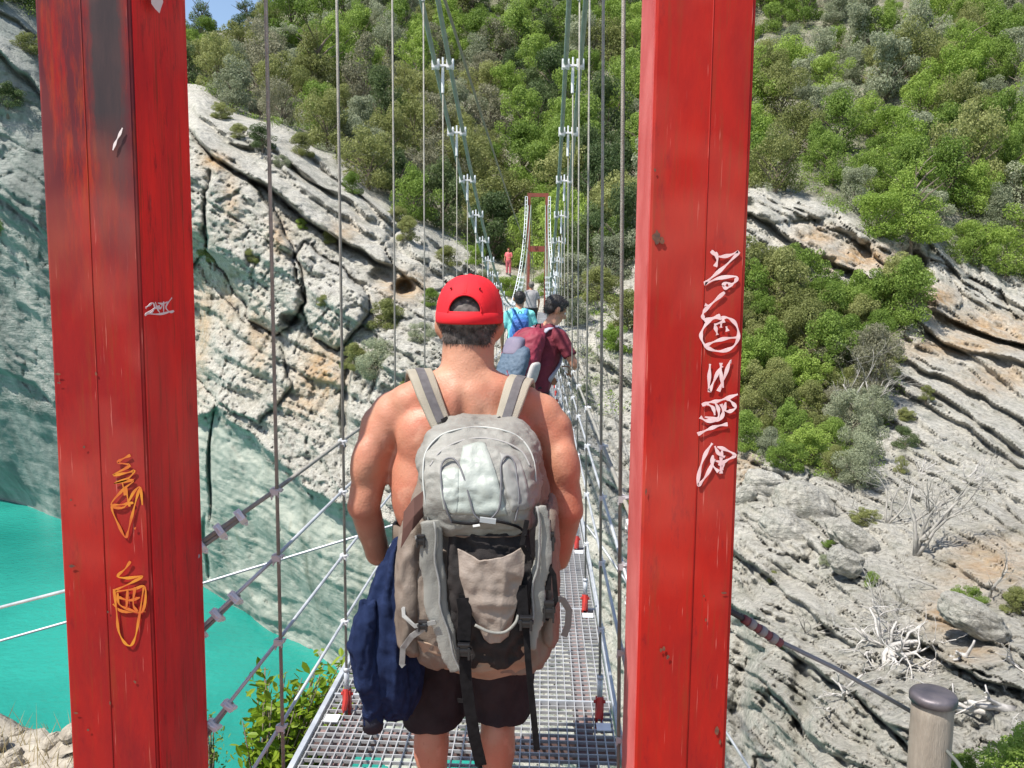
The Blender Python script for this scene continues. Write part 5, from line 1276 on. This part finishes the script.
# side pockets
for xl, xr, yt, ybm in ((398, 428, 515, 648), (536, 558, 500, 640)):
    mb = MB(); ym = (yt+ybm)/2
    loft(mb, interp_rings([ring(ybm, xl+12, xr-2, 2.10, 2.22, 2.4), ring(ybm-14, xl+2, xr, 2.06, 2.25, 2.4), ring(ym, xl, xr, 2.05, 2.26, 2.4), ring(yt+16, xl+3, xr, 2.07, 2.25, 2.4), ring(yt, xl+12, xr-4, 2.10, 2.22, 2.4)], 30), 48)
    organic('side_pocket', mb, BEIGE, pk, .006, 4, cloth_noise(.010, .06, 61, (1.3, 1, .5)))
sheet('pocket_mouth', [[K(404, 512, 2.045), K(414, 498, 2.04), K(424, 490, 2.05)], [K(403, 530, 2.04), K(414, 516, 2.03), K(424, 505, 2.04)], [K(401, 548, 2.045), K(412, 530, 2.035), K(423, 516, 2.05)]], .004, mat('maroon_lining', (.10, .045, .035), .8), pk)
# lid
mb = MB()
keys = [ring(532, 436, 530, 2.06, 2.28, 2.6, 2.1), ring(522, 424, 537, 2.02, 2.30, 2.8, 2.1), ring(500, 419, 541, 2.00, 2.31, 3.0, 2.1), ring(470, 416, 541, 2.02, 2.31, 3.0, 2.1), ring(448, 419, 538, 2.06, 2.31, 2.8, 2.12), ring(434, 428, 530, 2.10, 2.30, 2.6, 2.13), ring(424, 443, 517, 2.15, 2.28, 2.4, 2.14), ring(420, 460, 500, 2.18, 2.25, 2.2, 2.15)]
loft(mb, interp_rings(keys, 44), 110, lambda a, t: .006*math.sin(7*a+5*t))
def lidshape(co, no):
    c = cloth_noise(.011, .11, 33, (.7, 1, 1.4))(cloth_noise(.004, .035, 34, (1, 1, 1.3))(co, no), no); s = (co[:, 1] < 2.2)
    return c
lid = organic('lid', mb, LIGHT, pk, .005, 3, lidshape)
from mathutils.bvhtree import BVHTree
_me = lid.data; BV = BVHTree.FromPolygons([v.co.copy() for v in _me.vertices], [tuple(p.vertices) for p in _me.polygons]); CAM0 = Vector((0, 0, CAMZ))
def onlid(px, py, out=.0015):
    d = (P(px, py, 2.0)-CAM0).normalized(); h = BV.ray_cast(CAM0, d)[0]
    return (h if h else P(px, py, 2.03)) - d*out
def patch(name, poly, m, out, th):
    a, b, c, d = [Vector((*q, 0)) for q in poly]; n = 30; g = []
    for i in range(n):
        t = i/(n-1)
        for j in range(n):
            u = j/(n-1); q = (a.lerp(b, u)).lerp(d.lerp(c, u), t); q.x += 2.0*math.sin(math.pi*t)*(u-.5)*2; q.y += 3*math.sin(math.pi*u)*(t-.5)*2+1.2*math.sin(5*u+3*t); p = onlid(q.x, q.y, out*min(1, 9*min(u, 1-u, t, 1-t)+.15)); g.append(p+Vector((0, -.0016*fbm(np.array([[q.x/14, q.y/9, 1.]]), 2, 3)[0]*2, 0)))
    ii = np.arange(n*n).reshape(n, n); o = link(name, mesh_np(name, [tuple(v) for v in g], np.stack([ii[:-1, :-1], ii[:-1, 1:], ii[1:, 1:], ii[1:, :-1]], -1).reshape(-1, 4)), m, lid, True); md = o.modifiers.new('s', 'SOLIDIFY'); md.thickness = th; md.offset = 0; return o
mb = MB(); loft(mb, [ring(539, 442, 528, 2.075, 2.26, 2.6, 2.1), ring(527, 430, 536, 2.025, 2.28, 2.8, 2.1)], 80); mb.build('lid_underside', BRN, lid, True)
patch('lid_centre_panel', [(463, 446), (485, 444), (507, 514), (456, 514)], PALE, .005, .002)
patch('lid_side_panel', [(441, 470), (459, 470), (457, 512), (444, 510)], PALE, .004, .002)
patch('lid_side_panel', [(500, 452), (520, 462), (530, 506), (512, 512)], mat('grey_nylon_panel', (.20, .20, .19), .6, (.27, .27, .255), 8), .0035, .002)
def cord(pts3, r, m, parent, name, n=6):
    q = [pts3[0]]+list(pts3)+[pts3[-1]]; out = []
    for i in range(1, len(q)-2):
        for k in range(n):
            t = k/n; a, b, c, d = q[i-1], q[i], q[i+1], q[i+2]; out.append(.5*((2*b)+(c-a)*t+(2*a-5*b+4*c-d)*t*t+(3*b-a-3*c+d)*t**3))
    out.append(pts3[-1]); mb = MB(); mb.tube(out, r, 8); return mb.build(name, m, parent, True)
for L_ in ([(452, 523), (445, 505), (441, 480), (442, 464), (449, 458), (457, 462), (464, 478), (470, 500), (474, 514), (480, 520)],
           [(490, 520), (499, 508), (501, 485), (501, 464), (507, 456), (514, 462), (517, 480), (519, 500), (515, 522)]):
    cord([onlid(x, y, .007) for x, y in L_], .0024, mat('elastic_cord', (.13, .13, .14), .6), pk, 'bungee_loop')
cord([onlid(452, 522, .007), onlid(470, 524, .007), onlid(488, 521, .007), onlid(505, 523, .007), onlid(520, 528, .01), K(526, 536, 2.0)], .003, BLK, pk, 'lid_cord')
mb = MB(); mb.ribbon([K(480, 519, 1.978), K(496, 521, 1.978)], .012, .008, (0, -1, 0)); mb.build('cord_lock', mat('grey_plastic', (.30, .32, .33), .4), pk)
mb = MB(); mb.ribbon([K(473, 526, 1.983), K(480, 525, 1.981)], .005, .002, (0, -1, 0)); mb.build('small_emblem', mat('white_print', (.75, .75, .72), .6), pk)
mb = MB(); mb.ribbon([K(459, 537, 2.055), K(470, 538.5, 2.05), K(486, 539, 2.05)], .0035, .001, (0, -1, 0)); mb.build('tiny_print', mat('beige_print', (.45, .38, .30), .7), pk)
def buckle(px, py, d, w, h, parent, m=BUCK):
    c = K(px, py, d); r = empty('unused', (0, 0, 0)) if False else None
    mb = MB(); mb.box(c-Vector((w/2, .006, h/2)), c+Vector((w/2, .006, h/2))); mb.box(c+Vector((-w*.62, -.009, -h*.12)), c+Vector((w*.62, .005, h*.16)))
    for s in (-1, 1): mb.box(c+Vector((s*w*.42-w*.1, -.010, -h*.75)), c+Vector((s*w*.42+w*.1, .004, h*.3)))
    mb.box(c+Vector((-w*.5, -.010, h*.42)), c+Vector((w*.5, .006, h*.62)))
    o = mb.build('buckle', m, parent); bevel(o, .0012, 2); return o
def strap(pts2, w, parent, m=BLK, name='strap', th=.0022, nrm=(0, -1, 0)):
    mb = MB(); mb.ribbon([K(*p) for p in pts2], w, th, nrm); return mb.build(name, m, parent)
strap([(465, 595, 2.0), (464, 650, 1.995), (466, 680, 2.0), (470, 710, 2.005), (475, 740, 2.012), (481, 765, 2.02)], .030, pk); strap([(458, 700, 2.06), (472, 702, 2.04), (480, 768, 2.03)], .012, pk)
strap([(524, 575, 2.015), (526, 625, 2.0), (528, 660, 2.0), (532, 700, 2.01), (537, 750, 2.02)], .016, pk)
strap([(463, 598, 1.992), (465, 612, 1.99), (464, 640, 1.99)], .034, pk, name='strap_keeper'); strap([(521, 585, 2.0), (523, 620, 1.995)], .030, pk, name='strap_keeper')
buckle(464, 650, 1.988, .030, .030, pk); buckle(526, 622, 1.99, .030, .026, pk); buckle(423, 625, 2.02, .022, .020, pk); buckle(549, 540, 2.04, .026, .034, pk); buckle(549, 610, 2.03, .026, .040, pk)
strap([(416, 540, 2.03), (428, 538, 2.02), (434, 540, 2.02)], .022, pk, GREYST); buckle(421, 540, 2.02, .020, .024, pk)
strap([(403, 600, 2.06), (404, 616, 2.04), (415, 626, 2.02), (436, 622, 2.01)], .011, pk, GREYST); strap([(424, 628, 2.02), (412, 636, 2.03), (403, 648, 2.05), (402, 664, 2.06), (404, 666, 2.06)], .015, pk, GREYST)
strap([(553, 598, 2.04), (563, 600, 2.05), (569, 610, 2.06), (568, 625, 2.07), (564, 636, 2.08)], .017, pk, mat('grey_belt_end', (.17, .16, .15), .75)); strap([(545, 560, 2.03), (554, 575, 2.03), (556, 600, 2.03), (546, 620, 2.03)], .012, pk)
strap([(548, 520, 2.05), (550, 550, 2.04), (548, 590, 2.03)], .014, pk); strap([(527, 520, 2.01), (522, 545, 2.0), (530, 560, 2.01)], .012, pk)
cord([K(475, 625, 1.99), K(490, 632, 1.985), K(505, 632, 1.985), K(516, 622, 1.99), K(518, 612, 2.0)], .004, LIGHT, pk, 'pocket_hem')
cord([onlid(*q, .0005) for q in ((429, 522), (425, 500), (423, 475), (426, 452), (440, 436), (460, 429), (480, 427), (502, 430), (520, 438), (532, 455), (536, 480), (535, 515))], .0024, mat('lid_piping', (.38, .39, .37), .5), pk, 'lid_piping')
cord([onlid(*q, .0006) for q in ((430, 466), (440, 452), (458, 442), (480, 438), (504, 442), (522, 452), (530, 466))], .0026, mat('zip_tape', (.30, .29, .28), .7), pk, 'lid_zip')
sheet('base_panel', [[K(418, 640, 2.06), K(450, 650, 2.04), K(480, 655, 2.03), K(525, 645, 2.05)], [K(425, 655, 2.08), K(455, 668, 2.06), K(480, 672, 2.05), K(528, 660, 2.07)], [K(445, 668, 2.12), K(465, 676, 2.10), K(490, 679, 2.10), K(528, 670, 2.12)]], .004, mat('brown_base_fabric', (.24, .16, .11), .7, (.30, .21, .15), 12), pk, (.006, .04, 3))
# shoulder straps over the shoulders with dark inset and load-lifter buckles
STRB = mat('sand_padding', (.27, .245, .19), .75, (.34, .31, .25), 10, 4, .2, 300)
for side, L_ in ((-1, [(447, 440, 2.23), (438, 420, 2.245), (428, 395, 2.265), (422, 378, 2.30), (419, 372, 2.36), (417, 378, 2.44), (415, 400, 2.50), (414, 450, 2.53), (416, 520, 2.53), (424, 580, 2.46)]),
                 (1, [(500, 440, 2.23), (506, 422, 2.245), (513, 400, 2.265), (518, 384, 2.30), (522, 380, 2.36), (523, 386, 2.44), (524, 410, 2.50), (525, 460, 2.53), (522, 530, 2.53), (510, 580, 2.46)])):
    pts_ = [K(*p) for p in L_]; nr_ = []
    for p in pts_: nr_.append((p-(W(side*.13, 0, 1.27))).normalized())
    out = []; no_ = []
    for i in range(len(pts_)-1):
        for k in range(6): t = k/6; out.append(pts_[i].lerp(pts_[i+1], t)); no_.append(nr_[i].lerp(nr_[i+1], t))
    out.append(pts_[-1]); no_.append(nr_[-1])
    for _ in range(4): out = [out[0]]+[(out[i-1]+out[i]*2+out[i+1])/4 for i in range(1, len(out)-1)]+[out[-1]]
    mb = MB(); mb.ribbon(out, [.050+.020*math.sin(min(1, i/20)*1.57) for i in range(len(out))], .013, no_); o = mb.build('shoulder_strap', STRB, pk, True); bevel(o, .004, 2, 30)
    mb = MB(); mb.ribbon([p+n*.0145 for p, n in zip(out[5:24], no_[5:24])], .024, .002, no_[5:24]); mb.build('strap_inset', mat('dark_inset', (.085, .08, .085), .8, (.12, .115, .12), 50), o, False)
    c = L_[0]; b_ = buckle(c[0]+(4 if side < 0 else 3), c[1]-12, 2.215, .034, .020, pk)
    strap([(c[0]-3, c[1]-22, 2.23), (c[0]+3, c[1]-8, 2.205), (c[0]+7, c[1]+4, 2.19)], .020, pk)
# hip belt round the front
mb = MB(); hb = []
for k in range(33):
    a = math.radians(-20-220*k/32-0) if False else math.radians(-165+ (330*k/32)) ; hb.append(W(.205*math.sin(a)*1.0, .165*-math.cos(a)*-1, .99-.02*math.cos(a)))
mb.ribbon(hb, .06, .010, [(p-W(0, 0, p.z)).normalized() for p in hb]); mb.build('hip_belt', BEIGE, pk, True)

# navy fleece hanging from the left of the pack
jk = empty('jacket', K(392, 545, 2.2), 'navy blue fleece jacket hanging from the left side of the rucksack', 'jacket')
NAVY = mat('navy_fleece', (.013, .022, .062), .95, (.022, .036, .095), 40, 6, .6, 500, spec=.1)
def jring(py, xl, xr, y0, y1): return ring(py, xl, xr, y0, y1, 2.2, 2.2)
mb = MB(); loft(mb, interp_rings([jring(722, 392, 412, 2.19, 2.26), jring(708, 378, 415, 2.16, 2.29), jring(690, 364, 418, 2.13, 2.31), jring(660, 358, 418, 2.11, 2.33), jring(620, 364, 414, 2.11, 2.33), jring(585, 374, 408, 2.13, 2.32), jring(560, 384, 404, 2.16, 2.30), jring(540, 394, 402, 2.19, 2.27)], 50), 80, lambda a, t: .07*math.sin(5*a+3*t)+.04*math.sin(9*a-4*t))
organic('jacket_body', mb, NAVY, jk, .006, 3, cloth_noise(.016, .085, 91, (1.6, 1.6, .35)))
mb = MB(); pts_ = [K(368, 600, 2.13), K(362, 645, 2.12), K(368, 680, 2.13), K(374, 700, 2.15), K(373, 722, 2.17)]; mb.tube(pts_, [.022, .036, .034, .028, .026], 20)
organic('sleeve', mb, NAVY, jk, .006, 4, cloth_noise(.010, .05, 95, (1.4, 1.4, .5)))
mb = MB(); mb.tube([K(373, 712, 2.165), K(373, 728, 2.175)], [.0275, .028], 24); mb.build('cuff', mat('black_cuff', (.012, .014, .025), .9), jk, True)

# ---------------------------------------------------------------- generic clothed figures further along
def figure(label, o, yaw, h, shirt, pants, hairm, joints=None, vox=.012, lean=0., look=(0, 1, -.05), ymove=0, shortsleeve=True, arms=None, hips_dx=0):
    """h body height; arms: {side: (elbow, hand)} in local metres"""
    s = h/1.72; r = empty('person', o, label, 'person'); o = Vector(o)
    G_ = lambda x, y, z: o+rotz((x*s, (y+lean*max(0, z-.9))*s, z*s), yaw)
    lk = rotz(look, yaw); mb = MB(); hc = G_(0, .03+lean*.05, 1.585); T, M = head(mb, hc, lk, s)
    mb.cap(hc-Vector((0, 0, .05*s)), G_(0, -.01, 1.38), .055*s, .062*s)
    mb.ell(G_(0, 0, 1.24), (.165*s, .12*s, .2*s)); mb.ell(G_(0, 0, 1.0), (.15*s, .115*s, .17*s)); mb.ell(G_(0, 0, .90), (.16*s, .12*s, .12*s))
    sh = MB(); sh.ell(G_(0, 0, 1.24), (.185*s, .135*s, .215*s)); loft(sh, [(*G_(hips_dx, 0, z)[:2], G_(0, 0, z).z, a*s, b*s, 2.3) for z, a, b in ((.90, .178, .148), (.96, .176, .145), (1.05, .165, .135), (1.2, .175, .135), (1.32, .16, .12))], 40)
    for d in (-1, 1):
        el, ha = (arms or {}).get(d, ((d*.25, .02, 1.10), (d*.24, .14, .90)))
        S0 = G_(d*.165, -.01, 1.37); E = G_(*el); H_ = G_(*ha)
        mb.cap(S0, E, .048*s, .038*s, 14); mb.cap(E, H_, .037*s, .025*s, 14); hand(mb, H_, (H_-E), rotz((d*.6, .2, .6), yaw), s*.98, .5, d)
        sh.cap(S0-Vector((0, 0, .005)), S0.lerp(E, .15), .066*s, .064*s); Q_ = S0.lerp(E, .72 if shortsleeve else .98); sh.tube([S0, S0.lerp(E, .3), Q_], [.064*s, .062*s, .060*s], 18)
        sh.cap(G_(d*.04, -.01, 1.415), G_(d*.16, -.01, 1.375), .055*s, .055*s)
        mb.cap(G_(d*.09, 0, .88), G_(d*.10, .01, .48), .082*s, .055*s); mb.cap(G_(d*.10, .01, .48), G_(d*.10, -.01, .10), .05*s, .036*s); mb.ell(G_(d*.10, -.02, .35), (.048*s, .05*s, .1*s))
        mb.cap(G_(d*.10, -.03, .05), G_(d*.11, .11, .04), .036*s, .032*s)
    organic('body', mb, SKIN2, r, vox*s, 4); organic('shirt', sh, shirt, r, vox*.9*s, 3, cloth_noise(.010*s, .10, 13, (1, 1, .7)))
    pm = MB()
    for d in (-1, 1): loft(pm, [(*G_(d*.10, 0, z)[:2], G_(0, 0, z).z, a*s, a*1.08*s, 2.2) for z, a in ((.08, .062), (.30, .068), (.52, .078), (.75, .096), (.90, .10))], 32)
    loft(pm, [(*G_(0, 0, z)[:2], G_(0, 0, z).z, a*s, b*s, 2.3) for z, a, b in ((.78, .15, .12), (.88, .178, .14), (.97, .17, .135))], 40)
    organic('trousers', pm, pants, r, vox*s, 3, cloth_noise(.010*s, .09, 17, (1, 1, .7)))
    for d in (-1, 1): shoe(r, G_(d*.105, 0, .0)+Vector((0, 0, .003)), yaw, s)
    hm = MB(); hm.ell(T(0, -.022, .038), (.083*s, .098*s, .088*s), M, 24, 16); hm.ell(T(0, -.055, -.015), (.066*s, .050*s, .055*s), M, 20, 12); hm.ell(T(0, .045, .085), (.060*s, .040*s, .030*s), M, 16, 10)
    for d in (-1, 1): hm.ell(T(d*.066, .005, .02), (.015*s, .035*s, .034*s), M, 12, 8)
    ho = organic('hair', hm, hairm, r, .007, 2, lambda co, no: co+no*(fbm(co/.02, 3, 5)*.006)[:, None])
    fuzz('hair_strands', ho, 1800, .022, .0012, hairm, r, 4, .45)
    facebits(T, s, r); return r, G_, T
def daypack(label, G_, s, cols, name='backpack', w=.15, z0=.88, z1=1.38, yb=-.36, yf=-.12):
    c = G_(0, (yb+yf)/2, (z0+z1)/2); r = empty(name, c, label, 'backpack')
    yaw = math.atan2((G_(0, 1, 1)-G_(0, 0, 1)).y, (G_(0, 1, 1)-G_(0, 0, 1)).x)-math.pi/2
    def box(mb, x0, x1, ya, y_, za, zb, e=2.8):
        n0 = len(mb.v); k = []
        for t, g in ((0, .55), (.05, .80), (.15, .97), (.5, 1.03), (.82, .95), (.93, .78), (1, .4)):
            k.append(((x0+x1)/2, (ya+y_)/2, za+(zb-za)*t, (x1-x0)/2*g, (y_-ya)/2*g, e))
        loft(mb, interp_rings(k, 22), 48); mb.v[n0:] = [tuple(G_(*v)) for v in mb.v[n0:]]
    main, front, sidec, strapc = cols
    mb = MB(); box(mb, -w, w, yb+.05, yf, z0, z1); organic('main_bag', mb, main, r, .009, 3, cloth_noise(.010, .07, 7))
    mb = MB(); box(mb, -w*.90, w*.90, yb-.02, yb+.12, z0+.01, z0+.33); organic('front_pocket', mb, front, r, .008, 3, cloth_noise(.008, .06, 8))
    for d in (-1, 1):
        mb = MB(); box(mb, d*w-.03, d*w+.028, yb+.09, yf-.04, z0+.02, z0+.20); organic('side_pocket', mb, sidec, r, .008, 3)
        mb = MB(); mb.ribbon([G_(d*.075, yf-.02, z1-.05), G_(d*.085, -.10, 1.42), G_(d*.10, 0, 1.445), G_(d*.11, .09, 1.40), G_(d*.12, .14, 1.28), G_(d*.13, .13, 1.12), G_(d*.16, .03, 1.0)], .055, .012, [Vector((0, 0, 1))+Vector((0, 0, 0)), Vector((0, 0, 1)), Vector((0, 0, 1)), rotz((0, 1, .6), yaw), rotz((0, 1, 0), yaw), rotz((0, 1, 0), yaw), rotz((d, .5, 0), yaw)]); mb.build('shoulder_strap', strapc, r, True)
    mb = MB(); mb.tube([G_(-.03, yf-.03, z1-.01), G_(-.02, yf-.03, z1+.03), G_(.02, yf-.03, z1+.03), G_(.03, yf-.03, z1-.01)], .006, 6); mb.build('grab_loop', BLK, r, True)
    return r, box
MARO = mat('maroon_cotton', (.115, .010, .022), .85, (.155, .016, .030), 10, 4, .2, 300); NAVT = mat('dark_navy_trousers', (.010, .011, .016), .85, (.018, .018, .026), 10)
TEAL = mat('turquoise_cotton', (.13, .50, .47), .85, (.20, .58, .56), 10); GREYS = mat('grey_shirt', (.24, .23, .24), .85, (.32, .31, .31), 12); DKP = mat('black_trousers', (.015, .015, .018), .85, (.03, .03, .03), 9)
# young man leaning to the right-hand rope
YM = 7.0; yz = zdeck(YM)
fig, G1, T1 = figure('young man in a maroon T-shirt leaning over the right-hand rope and looking down', (-.17, YM, yz), -.66, 1.70, MARO, NAVT, HAIRB, lean=.46, look=(.45, .8, -.48), arms={1: ((.30, .13, 1.14), (.19, .28, 1.08)), -1: ((-.20, .10, 1.12), (-.10, .28, 1.02))}, vox=.0095)
SLATE = mat('slate_blue_nylon', (.055, .090, .135), .7, (.085, .125, .175), 8, 5, .2, 150); CRIM = mat('crimson_nylon', (.17, .012, .030), .7, (.24, .02, .045), 9); LILAC = mat('lilac_grey_nylon', (.30, .30, .38), .7, (.36, .36, .44), 9); WHT = mat('off_white_mesh', (.40, .38, .36), .8, (.50, .48, .46), 30, 4, .3, 200)
bp_, bx_ = daypack('slate blue and crimson backpack on the young man in maroon', G1, 1.0, (CRIM, SLATE, WHT, LILAC), w=.150, z0=.97, z1=1.44, yb=-.36, yf=-.10)
mb = MB(); bx_(mb, -.12, .06, -.385, -.28, 1.22, 1.37); organic('top_pocket', mb, mat('dull_lilac_nylon', (.13, .12, .18), .7, (.19, .16, .22), 9), bp_, .008, 3)
mb = MB(); mb.ribbon([G1(-.13, -.335, 1.24), G1(0, -.375, 1.10), G1(.10, -.375, .98)], .03, .004, rotz((0, -1, 0), -.62)); mb.build('crimson_band', CRIM, bp_)
# person in turquoise with a blue pack
YT2 = 12.5
fig, G2, T2 = figure('person in a turquoise shirt with a blue backpack, further along the bridge', (-.44, YT2, zdeck(YT2)), .10, 1.74, TEAL, DKP, HAIRB, vox=.014, lean=.06)
BLUE = mat('bright_blue_nylon', (.035, .16, .42), .7, (.06, .24, .52), 7); 
daypack('blue backpack on the person in turquoise', G2, 1.0, (BLUE, mat('deep_blue_nylon', (.02, .07, .26), .7, (.04, .12, .36), 7), BLUE, BLUE), w=.125, z0=.98, z1=1.38, yb=-.30, yf=-.11)
fig, G3, T3 = figure('person in a grey shirt and black trousers near the far tower', (-.60, 27.5, zdeck(27.5)), .15, 1.80, GREYS, DKP, mat('grey_brown_hair', (.12, .10, .09), .7, (.2, .18, .16), 20), vox=.02)
q = ground(508, 274); PINK = mat('coral_pink_cotton', (.62, .10, .12), .85, (.70, .18, .18), 9)
fig, G4, T4 = figure('small distant person in a coral pink top standing among bushes left of the far tower', (q.x, q.y, q.z), 3.0, 1.62, PINK, mat('pink_shorts', (.5, .12, .14), .85), mat('auburn_hair', (.22, .06, .03), .7), vox=.02, look=(0, 1, 0), arms={-1: ((-.24, .02, 1.12), (-.10, .16, 1.10)), 1: ((.25, 0, 1.10), (.26, .1, .90))})
